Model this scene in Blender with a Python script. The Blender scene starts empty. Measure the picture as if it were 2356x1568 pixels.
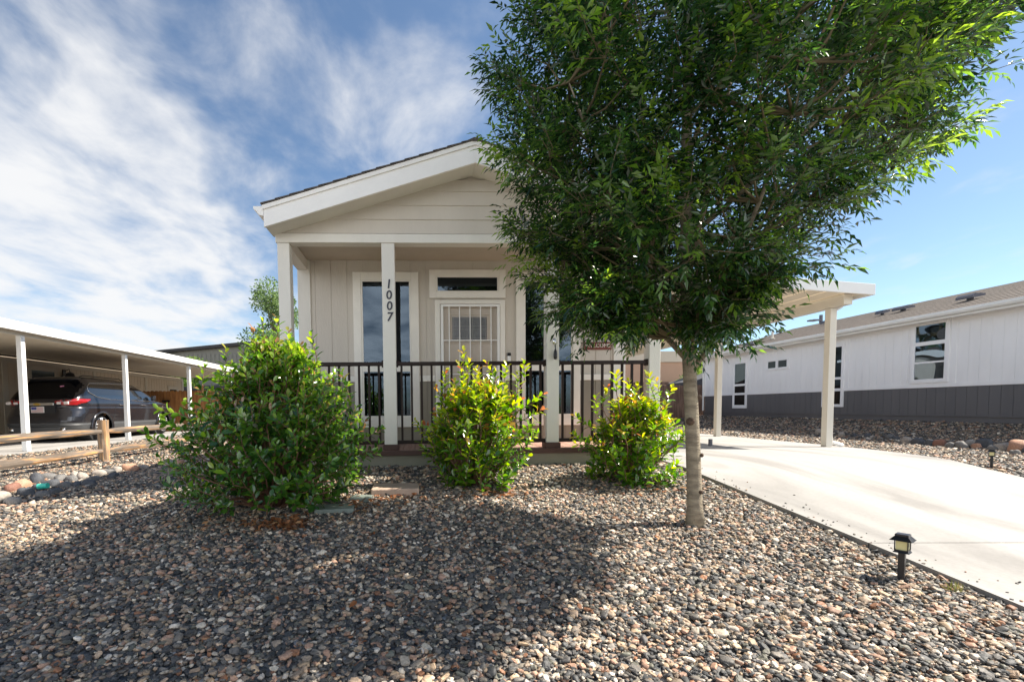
import bpy, math, random
import numpy as np
from mathutils import Vector, Matrix, noise
random.seed(7); RNG = np.random.default_rng(11)
sc = bpy.context.scene
col = sc.collection
R = math.radians

# ------------------------------------------------------------------ camera
F, PX, PY, DW, DH = 1080., 1007., 995., 2356., 1568.   # focal length and principal point in a 2356 px wide picture
CAM = np.array([0, 0, 1.25])
def cam_axes():
    yaw, pitch, roll = -47/1080., -58/1080., .011
    cy, sy = math.cos(yaw), math.sin(yaw)
    f = np.array([-sy*math.cos(pitch), cy*math.cos(pitch), math.sin(pitch)])
    r = np.array([cy, sy, 0]); u = np.cross(r, f)
    return r*math.cos(roll)-u*math.sin(roll), u*math.cos(roll)+r*math.sin(roll), f
CR, CU, CF = cam_axes()
cd = bpy.data.cameras.new('camera'); cam = bpy.data.objects.new('camera', cd); col.objects.link(cam)
cam.matrix_world = Matrix(((CR[0], CU[0], -CF[0], CAM[0]), (CR[1], CU[1], -CF[1], CAM[1]), (CR[2], CU[2], -CF[2], CAM[2]), (0, 0, 0, 1)))
cd.sensor_width = 36; cd.lens = F/DW*36
cd.shift_x = (DW/2-PX)/DW; cd.shift_y = (PY-DH/2)/DW
cd.clip_start = .05; cd.clip_end = 3000
sc.camera = cam
def ray(px, py):
    d = CF + CR*(px-PX)/F + CU*(PY-py)/F
    return d/np.linalg.norm(d)

# ------------------------------------------------------------------ sun and sky
SUN = np.array([.86, .06, 1.]); SUN /= np.linalg.norm(SUN)
sc.view_settings.view_transform = 'Standard'; sc.view_settings.look = 'None'
sc.view_settings.gamma = 1; sc.view_settings.exposure = 1.32
sl = bpy.data.lights.new('sun', 'SUN'); sl.energy = 5.0; sl.angle = R(.53); sl.color = (1, .92, .80)
so = bpy.data.objects.new('sun', sl); col.objects.link(so)
so.rotation_euler = Vector(SUN).to_track_quat('Z', 'Y').to_euler(); so.location = (8, 0, 12)
w = bpy.data.worlds.new('World'); sc.world = w; w.use_nodes = True
nt = w.node_tree; nt.nodes.clear()
def nn(t, **k):
    n = nt.nodes.new(t)
    for a, v in k.items(): setattr(n, a, v)
    return n
def math_(op, a, b=None, clamp=False):
    n = nn('ShaderNodeMath', operation=op, use_clamp=clamp)
    for i, v in enumerate((a, b)):
        if v is None: continue
        if isinstance(v, (int, float)): n.inputs[i].default_value = v
        else: nt.links.new(v, n.inputs[i])
    return n.outputs[0]
sky = nn('ShaderNodeTexSky', sky_type='NISHITA', sun_disc=False, sun_elevation=math.asin(SUN[2]),
         sun_rotation=math.atan2(SUN[0], SUN[1]), altitude=1500, air_density=1.0, dust_density=1.3, ozone_density=1.2)
tc = nn('ShaderNodeTexCoord'); sep = nn('ShaderNodeSeparateXYZ'); nt.links.new(tc.outputs['Generated'], sep.inputs[0])
zz = math_('MAXIMUM', math_('ADD', sep.outputs[2], .12), .05)
cu = math_('DIVIDE', sep.outputs[0], zz); cv = math_('DIVIDE', sep.outputs[1], zz)
comb = nn('ShaderNodeCombineXYZ'); nt.links.new(cu, comb.inputs[0]); nt.links.new(cv, comb.inputs[1])
mp = nn('ShaderNodeMapping'); nt.links.new(comb.outputs[0], mp.inputs[0])
mp.inputs['Rotation'].default_value = (0, 0, R(0)); mp.inputs['Scale'].default_value = (1.7, 1.15, 1)
n1 = nn('ShaderNodeTexNoise'); n1.inputs['Scale'].default_value = 1.9; n1.inputs['Detail'].default_value = 9
n1.inputs['Roughness'].default_value = .56; n1.inputs['Distortion'].default_value = .25
nt.links.new(mp.outputs[0], n1.inputs['Vector'])
n2 = nn('ShaderNodeTexNoise'); n2.inputs['Scale'].default_value = 2.2; n2.inputs['Detail'].default_value = 5
n2.inputs['Roughness'].default_value = .6
nt.links.new(tc.outputs['Generated'], n2.inputs['Vector'])
# wind-combed cloud banks, each centred on a direction in the sky
cover = None
for (px, py, inner, outer, amp) in [(30, 600, .10, .38, .70), (430, 630, .06, .26, .46), (290, 230, .02, .22, .29), (120, 20, .0, .18, .22), (420, 400, .02, .22, .24), (860, 240, .02, .22, .26), (640, 60, .02, .30, .12), (1060, 180, .02, .26, .14)]:
    d = ray(px, py)
    dp = nn('ShaderNodeVectorMath', operation='DISTANCE'); nt.links.new(tc.outputs['Generated'], dp.inputs[0]); dp.inputs[1].default_value = tuple(d)
    dist = math_('ADD', dp.outputs['Value'], math_('MULTIPLY', math_('SUBTRACT', n2.outputs[0], .5), .42))
    mr = nn('ShaderNodeMapRange', interpolation_type='SMOOTHSTEP'); nt.links.new(dist, mr.inputs[0])
    mr.inputs[1].default_value = inner; mr.inputs[2].default_value = outer; mr.inputs[3].default_value = amp; mr.inputs[4].default_value = 0
    cover = mr.outputs[0] if cover is None else math_('ADD', cover, mr.outputs[0])
# unseen low cloud bank added behind the camera to brighten the shaded house front
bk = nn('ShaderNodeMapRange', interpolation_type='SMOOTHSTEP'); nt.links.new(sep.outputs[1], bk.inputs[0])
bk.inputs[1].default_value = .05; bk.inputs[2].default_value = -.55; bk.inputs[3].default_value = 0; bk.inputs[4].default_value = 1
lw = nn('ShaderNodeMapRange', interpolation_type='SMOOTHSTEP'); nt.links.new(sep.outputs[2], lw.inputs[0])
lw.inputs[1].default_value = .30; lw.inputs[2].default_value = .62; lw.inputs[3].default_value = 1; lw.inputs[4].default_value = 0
fill_bank = math_('MULTIPLY', bk.outputs[0], lw.outputs[0])
cover = math_('MINIMUM', math_('ADD', cover, math_('MULTIPLY', fill_bank, .5)), .58)
dens = math_('ADD', cover, math_('MULTIPLY', math_('SUBTRACT', n1.outputs[0], .5), 1.75))
cm = nn('ShaderNodeMapRange', interpolation_type='SMOOTHSTEP'); nt.links.new(dens, cm.inputs[0])
cm.inputs[1].default_value = -.05; cm.inputs[2].default_value = .80; cm.inputs[3].default_value = 0; cm.inputs[4].default_value = .95
up = nn('ShaderNodeMapRange'); nt.links.new(sep.outputs[2], up.inputs[0]); up.inputs[1].default_value = 0; up.inputs[2].default_value = .1
cmask = math_('MULTIPLY', cm.outputs[0], up.outputs[0])
gain = math_('ADD', math_('MULTIPLY', fill_bank, 2.35), 1.0)  # clouds of the added bank are boosted to act as fill light
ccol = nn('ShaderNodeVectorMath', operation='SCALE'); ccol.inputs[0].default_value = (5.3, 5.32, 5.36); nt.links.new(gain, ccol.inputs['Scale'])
hsv = nn('ShaderNodeHueSaturation'); hsv.inputs['Saturation'].default_value = .98; nt.links.new(sky.outputs[0], hsv.inputs['Color'])
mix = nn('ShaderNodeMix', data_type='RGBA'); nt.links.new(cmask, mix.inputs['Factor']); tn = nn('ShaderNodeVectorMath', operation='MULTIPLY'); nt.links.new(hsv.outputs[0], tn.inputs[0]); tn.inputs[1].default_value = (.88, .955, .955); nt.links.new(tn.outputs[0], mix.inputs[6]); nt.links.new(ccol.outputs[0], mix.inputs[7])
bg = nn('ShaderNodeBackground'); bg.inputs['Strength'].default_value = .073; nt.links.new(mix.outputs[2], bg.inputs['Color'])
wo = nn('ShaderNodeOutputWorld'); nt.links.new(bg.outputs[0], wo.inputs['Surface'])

# ------------------------------------------------------------------ materials
def new_mat(name):
    m = bpy.data.materials.new(name); m.use_nodes = True
    b = m.node_tree.nodes['Principled BSDF']; return m, m.node_tree, b
def N(t, ty, **k):
    n = t.nodes.new(ty)
    for a, v in k.items(): setattr(n, a, v)
    return n
def paint(name, c, rough=.55, var=.07, bump=.15, scale=3., fine=120., stretch=None, metallic=0, spec=.5, dark=None, coat=0):
    """base colour with a broad weathering variation, plus a fine bump"""
    m, t, b = new_mat(name)
    tc = N(t, 'ShaderNodeTexCoord'); mp = N(t, 'ShaderNodeMapping'); t.links.new(tc.outputs['Object'], mp.inputs[0])
    if stretch: mp.inputs['Scale'].default_value = stretch
    n = N(t, 'ShaderNodeTexNoise'); n.inputs['Scale'].default_value = scale; n.inputs['Detail'].default_value = 8; n.inputs['Roughness'].default_value = .62
    t.links.new(mp.outputs[0], n.inputs['Vector'])
    r = N(t, 'ShaderNodeValToRGB'); e = r.color_ramp.elements
    lo = dark if dark else tuple(x*(1-var*1.6) for x in c); hi = tuple(min(1, x*(1+var)) for x in c)
    e[0].position = .32; e[0].color = (*lo, 1); e[1].position = .66; e[1].color = (*hi, 1)
    t.links.new(n.outputs[0], r.inputs[0]); t.links.new(r.outputs[0], b.inputs['Base Color'])
    b.inputs['Roughness'].default_value = rough; b.inputs['Metallic'].default_value = metallic
    b.inputs['Specular IOR Level'].default_value = spec; b.inputs['Coat Weight'].default_value = coat; b.inputs['Coat Roughness'].default_value = .06
    if bump:
        n2 = N(t, 'ShaderNodeTexNoise'); n2.inputs['Scale'].default_value = fine; n2.inputs['Detail'].default_value = 4
        t.links.new(mp.outputs[0], n2.inputs['Vector'])
        bp = N(t, 'ShaderNodeBump'); bp.inputs['Strength'].default_value = bump; bp.inputs['Distance'].default_value = .01
        t.links.new(n2.outputs[0], bp.inputs['Height']); t.links.new(bp.outputs[0], b.inputs['Normal'])
    return m
def attr_mat(name, rough=.6, transl=0., spec=.5, bump=0., glow=2.6):
    """colour of each leaf or stone from its own attribute"""
    m, t, b = new_mat(name)
    a = N(t, 'ShaderNodeAttribute', attribute_name='tone')
    src = a.outputs['Color']
    if bump:
        tc = N(t, 'ShaderNodeTexCoord'); n = N(t, 'ShaderNodeTexNoise'); n.inputs['Scale'].default_value = 90; n.inputs['Detail'].default_value = 6
        t.links.new(tc.outputs['Object'], n.inputs['Vector'])
        mr = N(t, 'ShaderNodeMapRange'); t.links.new(n.outputs[0], mr.inputs[0]); mr.inputs[1].default_value = .3; mr.inputs[2].default_value = .7; mr.inputs[3].default_value = .68; mr.inputs[4].default_value = 1.25
        mm = N(t, 'ShaderNodeVectorMath', operation='SCALE'); t.links.new(src, mm.inputs[0]); t.links.new(mr.outputs[0], mm.inputs['Scale']); src = mm.outputs[0]
        bp = N(t, 'ShaderNodeBump'); bp.inputs['Strength'].default_value = bump; bp.inputs['Distance'].default_value = .006
        t.links.new(n.outputs[0], bp.inputs['Height']); t.links.new(bp.outputs[0], b.inputs['Normal'])
    t.links.new(src, b.inputs['Base Color']); b.inputs['Roughness'].default_value = rough; b.inputs['Specular IOR Level'].default_value = spec
    if transl:
        tr = N(t, 'ShaderNodeBsdfTranslucent'); hs = N(t, 'ShaderNodeHueSaturation'); hs.inputs['Value'].default_value = glow; hs.inputs['Hue'].default_value = .485; hs.inputs['Saturation'].default_value = 1.1
        t.links.new(src, hs.inputs['Color']); t.links.new(hs.outputs[0], tr.inputs['Color'])
        mx = N(t, 'ShaderNodeMixShader'); mx.inputs[0].default_value = transl
        t.links.new(b.outputs[0], mx.inputs[1]); t.links.new(tr.outputs[0], mx.inputs[2])
        t.links.new(mx.outputs[0], t.nodes['Material Output'].inputs['Surface'])
    return m
def glass_mat(name, tint=(.55, .6, .62), refl=.25, wav=.0, wscale=2.):
    m, t, b = new_mat(name); t.nodes.remove(b)
    tr = N(t, 'ShaderNodeBsdfTransparent'); tr.inputs[0].default_value = (*tint, 1)
    gl = N(t, 'ShaderNodeBsdfGlossy'); gl.inputs['Roughness'].default_value = .015; gl.inputs['Color'].default_value = (.62, .80, 1, 1)  # reflection colour tinted blue, standing in for mirrored clear sky
    fr = N(t, 'ShaderNodeFresnel'); fr.inputs['IOR'].default_value = 1.5
    ad = N(t, 'ShaderNodeMath', operation='ADD', use_clamp=True); t.links.new(fr.outputs[0], ad.inputs[0]); ad.inputs[1].default_value = refl
    mx = N(t, 'ShaderNodeMixShader'); t.links.new(ad.outputs[0], mx.inputs[0]); t.links.new(tr.outputs[0], mx.inputs[1]); t.links.new(gl.outputs[0], mx.inputs[2])
    if wav:
        tc = N(t, 'ShaderNodeTexCoord'); n = N(t, 'ShaderNodeTexNoise'); n.inputs['Scale'].default_value = wscale; n.inputs['Detail'].default_value = 0
        t.links.new(tc.outputs['Object'], n.inputs['Vector']); bp = N(t, 'ShaderNodeBump'); bp.inputs['Strength'].default_value = wav; bp.inputs['Distance'].default_value = .1
        t.links.new(n.outputs[0], bp.inputs['Height']); t.links.new(bp.outputs[0], gl.inputs['Normal'])
    t.links.new(mx.outputs[0], t.nodes['Material Output'].inputs['Surface']); return m
def wood(name, a, b_, rough=.75, axis=1, grain=26., bump=.5, mixpos=(.38, .62)):
    m, t, b = new_mat(name)
    tc = N(t, 'ShaderNodeTexCoord'); mp = N(t, 'ShaderNodeMapping'); t.links.new(tc.outputs['Object'], mp.inputs[0])
    s = [grain]*3; s[axis] = grain*.06; mp.inputs['Scale'].default_value = s
    n = N(t, 'ShaderNodeTexNoise'); n.inputs['Scale'].default_value = 1; n.inputs['Detail'].default_value = 7; n.inputs['Distortion'].default_value = .4
    t.links.new(mp.outputs[0], n.inputs['Vector'])
    r = N(t, 'ShaderNodeValToRGB'); e = r.color_ramp.elements; e[0].position, e[1].position = mixpos; e[0].color = (*a, 1); e[1].color = (*b_, 1)
    t.links.new(n.outputs[0], r.inputs[0])
    n3 = N(t, 'ShaderNodeTexNoise'); n3.inputs['Scale'].default_value = 2.1; n3.inputs['Detail'].default_value = 3; t.links.new(tc.outputs['Object'], n3.inputs['Vector'])
    mr = N(t, 'ShaderNodeMapRange'); t.links.new(n3.outputs[0], mr.inputs[0]); mr.inputs[1].default_value = .3; mr.inputs[2].default_value = .7; mr.inputs[3].default_value = .7; mr.inputs[4].default_value = 1.2
    vm = N(t, 'ShaderNodeVectorMath', operation='SCALE'); t.links.new(r.outputs[0], vm.inputs[0]); t.links.new(mr.outputs[0], vm.inputs['Scale'])
    t.links.new(vm.outputs[0], b.inputs['Base Color']); b.inputs['Roughness'].default_value = rough
    bp = N(t, 'ShaderNodeBump'); bp.inputs['Strength'].default_value = bump; bp.inputs['Distance'].default_value = .006
    t.links.new(n.outputs[0], bp.inputs['Height']); t.links.new(bp.outputs[0], b.inputs['Normal'])
    return m

M = {}
M['siding'] = paint('greige_siding', (.57, .52, .455), .6, .04, .3, 2, 60, (1, 1, .25))
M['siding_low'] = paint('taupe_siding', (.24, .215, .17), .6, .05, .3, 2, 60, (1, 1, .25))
M['trim'] = paint('warm_white_trim', (.80, .765, .70), .5, .035, .25, 3, 70)
M['fascia'] = paint('white_fascia', (.84, .82, .79), .5, .03, .2, 3, 60)
M['post'] = paint('post_paint', (.70, .67, .61), .55, .035, .3, 3, 80, (1, 1, .3))
M['ceil'] = paint('porch_ceiling', (.50, .43, .35), .6, .04, .2)
M['shingle'] = paint('brown_shingle', (.10, .085, .075), .9, .25, .8, 14, 60)
M['shingle_tan'] = paint('tan_grey_shingle', (.085, .068, .056), .9, .28, .8, 9, 60, (1, 1, 1))
M['rail'] = paint('dark_brown_metal', (.022, .012, .010), .55, .1, .05, spec=.25)
M['deck'] = wood('deck_boards', (.30, .17, .13), (.42, .26, .20), .7, 1, 20, .3)
M['deck_edge'] = paint('maroon_deck_edge', (.075, .034, .026), .6, .12, .2)
M['skirt'] = paint('sage_skirting', (.23, .22, .175), .65, .06, .3)
M['glass'] = glass_mat('window_glass', (.30, .33, .36), .035, .02, 1.5)
M['glass_b'] = glass_mat('bright_window_glass', (.14, .17, .16), .12, .16, 1.6)
M['dark'] = paint('dark_interior', (.012, .012, .013), .8, .1, 0)
M['blind'] = paint('dark_blinds', (.028, .026, .026), .5, .1, 0)
M['blind_w'] = paint('pale_blinds', (.20, .22, .16), .6, .05, 0)
M['door'] = paint('greige_door', (.52, .455, .39), .5, .04, .1)
M['white'] = paint('white_metal', (.80, .80, .78), .4, .02, .05)
M['cream'] = paint('cream_metal', (.66, .62, .54), .45, .03, .05)
M['pan'] = paint('carport_pan', (.70, .62, .50), .5, .03, .05)
M['black'] = paint('black_plastic', (.012, .012, .014), .35, .1, .05)
M['chrome'] = paint('chrome', (.75, .75, .76), .12, .02, 0, metallic=1)
M['digit'] = paint('blue_black_numeral', (.012, .014, .03), .4, .05, 0)
M['maroon'] = paint('maroon_sign', (.16, .035, .022), .6, .1, .1)
M['letter'] = paint('cream_letter', (.75, .70, .6), .6, .02, 0)
M['rh_white'] = paint('bright_white_siding', (.90, .89, .89), .55, .03, .3, 2, 60, (1, 1, .25))
M['rh_grey'] = paint('slate_grey_siding', (.125, .122, .128), .6, .06, .3, 2, 60, (1, 1, .25))
M['lh'] = paint('beige_siding', (.52, .44, .34), .6, .04, .3, 2, 60, (1, 1, .25))
M['lh_trim'] = paint('beige_trim', (.50, .45, .37), .55, .03, .2)
M['cedar'] = wood('cedar_boards', (.26, .105, .03), (.44, .20, .065), .7, 2, 24, .3)
M['oldwood'] = wood('brown_weathered_boards', (.13, .075, .05), (.24, .15, .11), .8, 2, 30, .5)
M['rail_wood'] = wood('split_rail_wood', (.15, .12, .095), (.48, .26, .11), .75, 1, 30, 1., (.52, .62))
M['post_wood'] = wood('split_post_wood', (.20, .15, .11), (.48, .28, .13), .75, 2, 30, 1., (.44, .66))
M['bark'] = paint('smooth_grey_bark', (.28, .235, .165), .85, .12, .9, 9, 34, (1, 1, 3.2), dark=(.15, .12, .085))
M['knot'] = paint('bark_knot', (.09, .055, .035), .9, .3, .8, 20, 80)
M['twig'] = paint('green_brown_twig', (.13, .10, .05), .8, .15, .2)
M['stem'] = paint('red_brown_stem', (.17, .085, .05), .7, .15, .2)
M['leaf'] = attr_mat('ash_leaf', .20, .40, 1.0, glow=3.3)
M['bleaf'] = attr_mat('shrub_leaf', .17, .38, 1.0, glow=2.4)
M['bgleaf'] = attr_mat('distant_leaf', .6, .3, .3)
M['litter'] = attr_mat('dry_leaf', .6, .2, .3)
M['stone'] = attr_mat('river_pebble', .62, 0, .4, .35)
M['rock'] = attr_mat('river_rock', .7, 0, .3, .5)
M['bg_grey'] = paint('grey_metal_siding', (.20, .195, .17), .7, .05, .1, .6)
M['bg_roof'] = paint('dark_roof_edge', (.035, .032, .032), .7, .1, .1)
M['stucco'] = paint('tan_stucco', (.46, .29, .20), .9, .04, .4, .5)
M['stucco_trim'] = paint('cream_parapet', (.56, .48, .38), .85, .03, .2)
M['shed'] = paint('dark_grey_shingle', (.06, .062, .07), .85, .1, .3)
M['lens'] = paint('amber_glass', (.62, .56, .27), .15, .08, .02, coat=.5)
M['solar'] = paint('solar_cell', (.02, .03, .06), .12, .1, 0, coat=1)
M['paver'] = paint('pink_concrete', (.40, .29, .22), .85, .1, .5, 6, 60)
M['slate'] = paint('grey_slate', (.16, .19, .17), .7, .15, .4, 8)
M['carbody'] = paint('charcoal_car_paint', (.020, .021, .027), .22, .04, 0, coat=1, metallic=.4)
M['carlow'] = paint('grey_plastic_cladding', (.055, .057, .06), .5, .05, .1)
M['carglass'] = paint('tinted_glass', (.006, .007, .009), .03, .05, 0, coat=1, spec=.8)
M['tyre'] = paint('tyre_rubber', (.03, .03, .03), .8, .1, .2)
M['alloy'] = paint('alloy_rim', (.55, .55, .56), .25, .05, 0, metallic=.9)
M['redlens'] = paint('red_lens', (.30, .008, .01), .1, .05, 0, coat=1)
M['clearlens'] = paint('clear_lens', (.75, .68, .66), .1, .05, 0, coat=1)
M['doorglass'] = paint('obscure_door_glass', (.17, .175, .185), .25, .12, .1, 9)
M['doorcame'] = paint('door_glass_came', (.26, .26, .26), .4, .05, 0)
M['carglass_dark'] = paint('privacy_glass', (.004, .004, .005), .12, .05, 0, spec=.12)
M['gold'] = paint('gold_emblem', (.55, .36, .08), .3, .05, 0, metallic=.6)
M['plate'] = paint('plate_white', (.72, .70, .68), .5, .05, 0)
M['plate_blue'] = paint('plate_blue', (.05, .06, .25), .5, .05, 0)
M['plate_red'] = paint('plate_red', (.35, .05, .06), .5, .05, 0)
M['pink'] = paint('pink_sticker', (.7, .25, .4), .5, .05, 0)
M['turq'] = paint('turquoise_plastic', (.05, .55, .42), .4, .05, 0)
M['pipe'] = paint('grey_steel_pipe', (.10, .10, .12), .5, .1, .1)
def concrete():
    m, t, b = new_mat('pale_concrete')
    tc = N(t, 'ShaderNodeTexCoord'); mp = N(t, 'ShaderNodeMapping'); t.links.new(tc.outputs['Object'], mp.inputs[0])
    mp.inputs['Scale'].default_value = (1.6, .42, 1); mp.inputs['Rotation'].default_value = (0, 0, R(-24))
    n = N(t, 'ShaderNodeTexNoise'); n.inputs['Scale'].default_value = 1.1; n.inputs['Detail'].default_value = 3; n.inputs['Distortion'].default_value = .7; t.links.new(mp.outputs[0], n.inputs['Vector'])
    r = N(t, 'ShaderNodeValToRGB'); e = r.color_ramp.elements; e[0].position = .33; e[0].color = (.20, .192, .183, 1); e[1].position = .52; e[1].color = (.30, .29, .277, 1)
    t.links.new(n.outputs[0], r.inputs[0])
    n2 = N(t, 'ShaderNodeTexNoise'); n2.inputs['Scale'].default_value = 40; n2.inputs['Detail'].default_value = 8; t.links.new(tc.outputs['Object'], n2.inputs['Vector'])
    mr = N(t, 'ShaderNodeMapRange'); t.links.new(n2.outputs[0], mr.inputs[0]); mr.inputs[1].default_value = .3; mr.inputs[2].default_value = .7; mr.inputs[3].default_value = .93; mr.inputs[4].default_value = 1.05
    v = N(t, 'ShaderNodeVectorMath', operation='SCALE'); t.links.new(r.outputs[0], v.inputs[0]); t.links.new(mr.outputs[0], v.inputs['Scale'])
    t.links.new(v.outputs[0], b.inputs['Base Color']); b.inputs['Roughness'].default_value = .85
    bp = N(t, 'ShaderNodeBump'); bp.inputs['Strength'].default_value = .25; bp.inputs['Distance'].default_value = .004; t.links.new(n2.outputs[0], bp.inputs['Height']); t.links.new(bp.outputs[0], b.inputs['Normal'])
    return m
M['concrete'] = concrete()
M['concrete_side'] = paint('concrete_edge', (.26, .24, .22), .9, .15, .5, 8)
M['asphalt'] = paint('faded_asphalt', (.22, .21, .20), .9, .08, .4, 2, 60)
def ground_mat():
    m, t, b = new_mat('pebbled_ground')
    tc = N(t, 'ShaderNodeTexCoord')
    v = N(t, 'ShaderNodeTexVoronoi'); v.inputs['Scale'].default_value = 24; t.links.new(tc.outputs['Object'], v.inputs['Vector'])
    sp = N(t, 'ShaderNodeSeparateColor'); t.links.new(v.outputs['Color'], sp.inputs[0])
    r = N(t, 'ShaderNodeValToRGB'); r.color_ramp.interpolation = 'CONSTANT'
    cs = [(0, (.05, .055, .06)), (.3, (.12, .12, .12)), (.5, (.20, .18, .15)), (.65, (.28, .21, .16)), (.78, (.36, .31, .26)), (.9, (.42, .40, .37))]
    e = r.color_ramp.elements; e[0].position, e[0].color = cs[0][0], (*cs[0][1], 1); e[1].position, e[1].color = cs[1][0], (*cs[1][1], 1)
    for p, c in cs[2:]:
        x = e.new(p); x.color = (*c, 1)
    t.links.new(sp.outputs[0], r.inputs[0]); t.links.new(r.outputs[0], b.inputs['Base Color']); b.inputs['Roughness'].default_value = .8
    bp = N(t, 'ShaderNodeBump', invert=True); bp.inputs['Strength'].default_value = 1; bp.inputs['Distance'].default_value = .03
    t.links.new(v.outputs['Distance'], bp.inputs['Height']); t.links.new(bp.outputs[0], b.inputs['Normal'])
    return m
M['ground'] = ground_mat()

# ------------------------------------------------------------------ helpers
def tag(o, label=None, cat=None, group=None, kind=None):
    if label: o['label'] = label
    if cat: o['category'] = cat
    if group: o['group'] = group
    if kind: o['kind'] = kind
    return o
def empty(name, loc, label, cat, group=None, rz=0):
    o = bpy.data.objects.new(name, None); o.empty_display_size = .2; col.objects.link(o)
    o.location = loc; o.rotation_euler = (0, 0, rz); return tag(o, label, cat, group)
def link_mesh(name, me, mat, parent=None, world=True):
    """geometry is given in world space; a parented mesh keeps it there"""
    o = bpy.data.objects.new(name, me); col.objects.link(o)
    for m in (mat if isinstance(mat, (list, tuple)) else [mat]): me.materials.append(m)
    if parent is not None:
        o.parent = parent
        if world: o.matrix_parent_inverse = wm(parent).inverted()
    return o
def wm(o):
    m = Matrix.LocRotScale(o.location, o.rotation_euler, o.scale)
    if o.parent: m = wm(o.parent) @ o.matrix_parent_inverse @ m
    return m
class MB:
    def __init__(s, O=(0, 0, 0), U=(1, 0, 0), V=(0, 0, 1), W=None):
        s.v = []; s.f = []; s.mi = []; s.cur = 0; s.O = Vector(O); s.U = Vector(U); s.V = Vector(V)
        s.W = Vector(W) if W else s.V.cross(s.U)
    def p(s, a): return s.O + s.U*a[0] + s.V*a[2] + s.W*a[1]
    def add(s, vs, fs):
        b = len(s.v); s.v += [tuple(s.p(x)) for x in vs]; s.f += [tuple(b+i for i in f) for f in fs]; s.mi += [s.cur]*len(fs); return s
    def box(s, x0, x1, y0, y1, z0, z1):
        return s.add([(x0, y0, z0), (x1, y0, z0), (x1, y1, z0), (x0, y1, z0), (x0, y0, z1), (x1, y0, z1), (x1, y1, z1), (x0, y1, z1)],
                     [(0, 3, 2, 1), (4, 5, 6, 7), (0, 1, 5, 4), (1, 2, 6, 5), (2, 3, 7, 6), (3, 0, 4, 7)])
    def hexa(s, pts): return s.add(pts, [(0, 3, 2, 1), (4, 5, 6, 7), (0, 1, 5, 4), (1, 2, 6, 5), (2, 3, 7, 6), (3, 0, 4, 7)])
    def prism(s, poly, d0, d1, axis=1):
        """polygon in the two other axes, extruded along axis"""
        def q(a, d): return (a[0], d, a[1]) if axis == 1 else ((d, a[0], a[1]) if axis == 0 else (a[0], a[1], d))
        n = len(poly); vs = [q(a, d0) for a in poly]+[q(a, d1) for a in poly]
        return s.add(vs, [tuple(range(n))[::-1], tuple(range(n, 2*n))]+[(i, (i+1) % n, (i+1) % n+n, i+n) for i in range(n)])
    def tube(s, pts, rad, n=8, cap=True):
        pts = [Vector(p) for p in pts]; rad = rad if isinstance(rad, (list, tuple)) else [rad]*len(pts)
        vs = []; ref = None
        for i, p in enumerate(pts):
            d = (pts[min(i+1, len(pts)-1)]-pts[max(i-1, 0)]).normalized()
            if ref is None: ref = Vector((0, 0, 1)) if abs(d.z) < .9 else Vector((1, 0, 0))
            a = d.cross(ref).normalized(); b = a.cross(d).normalized(); ref = b if abs(d.dot(b)) < .9 else ref
            for k in range(n):
                t = 2*math.pi*k/n; vs.append(tuple(p+(a*math.cos(t)+b*math.sin(t))*rad[i]))
        fs = [(i*n+k, i*n+(k+1) % n, (i+1)*n+(k+1) % n, (i+1)*n+k) for i in range(len(pts)-1) for k in range(n)]
        if cap: fs += [tuple(range(n))[::-1], tuple(range((len(pts)-1)*n, len(pts)*n))]
        return s.add(vs, fs)
    def mesh(s, name):
        me = bpy.data.meshes.new(name); me.from_pydata(s.v, [], s.f)
        if any(s.mi): me.polygons.foreach_set('material_index', s.mi)
        return me
    def build(s, name, mat, parent=None, smooth=False, bevel=0):
        me = s.mesh(name)
        o = link_mesh(name, me, mat, parent)
        if smooth: me.polygons.foreach_set('use_smooth', [True]*len(me.polygons))
        if bevel:
            b = o.modifiers.new('bevel', 'BEVEL'); b.width = bevel; b.segments = 2; b.limit_method = 'ANGLE'
        return o
def np_mesh(name, V, faces, tone=None, smooth=False):
    """V (n,3); faces: list of (m,k) index arrays"""
    me = bpy.data.meshes.new(name); me.vertices.add(len(V)); me.vertices.foreach_set('co', np.ascontiguousarray(V, np.float32).ravel())
    loops = np.concatenate([f.ravel() for f in faces]); tot = np.concatenate([np.full(len(f), f.shape[1]) for f in faces])
    st = np.concatenate([[0], np.cumsum(tot)[:-1]])
    me.loops.add(len(loops)); me.loops.foreach_set('vertex_index', loops.astype(np.int32))
    me.polygons.add(len(tot)); me.polygons.foreach_set('loop_start', st.astype(np.int32)); me.polygons.foreach_set('loop_total', tot.astype(np.int32))
    if isinstance(smooth, str): me.polygons.foreach_set('use_smooth', (np.sin(V[loops[st], 0]//.05*12.9+V[loops[st], 1]//.05*78.2) > .15))
    elif smooth: me.polygons.foreach_set('use_smooth', np.ones(len(tot), bool))
    if tone is not None:
        a = me.attributes.new('tone', 'FLOAT_COLOR', 'POINT'); c = np.ones((len(V), 4), np.float32); c[:, :3] = tone; a.data.foreach_set('color', c.ravel())
    me.update(calc_edges=True); return me
def text_mesh(txt, size, depth, shear=0, name='letters', bold=0):
    c = bpy.data.curves.new('tmp', 'FONT'); c.body = txt; c.size = size; c.extrude = depth; c.shear = shear; c.align_x = 'CENTER'; c.align_y = 'CENTER'; c.resolution_u = 3; c.offset = bold
    o = bpy.data.objects.new('tmp', c); col.objects.link(o)
    dg = bpy.context.evaluated_depsgraph_get(); me = bpy.data.meshes.new_from_object(o.evaluated_get(dg)); me.name = name
    bpy.data.objects.remove(o); bpy.data.curves.remove(c); me.materials.clear(); return me

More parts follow.
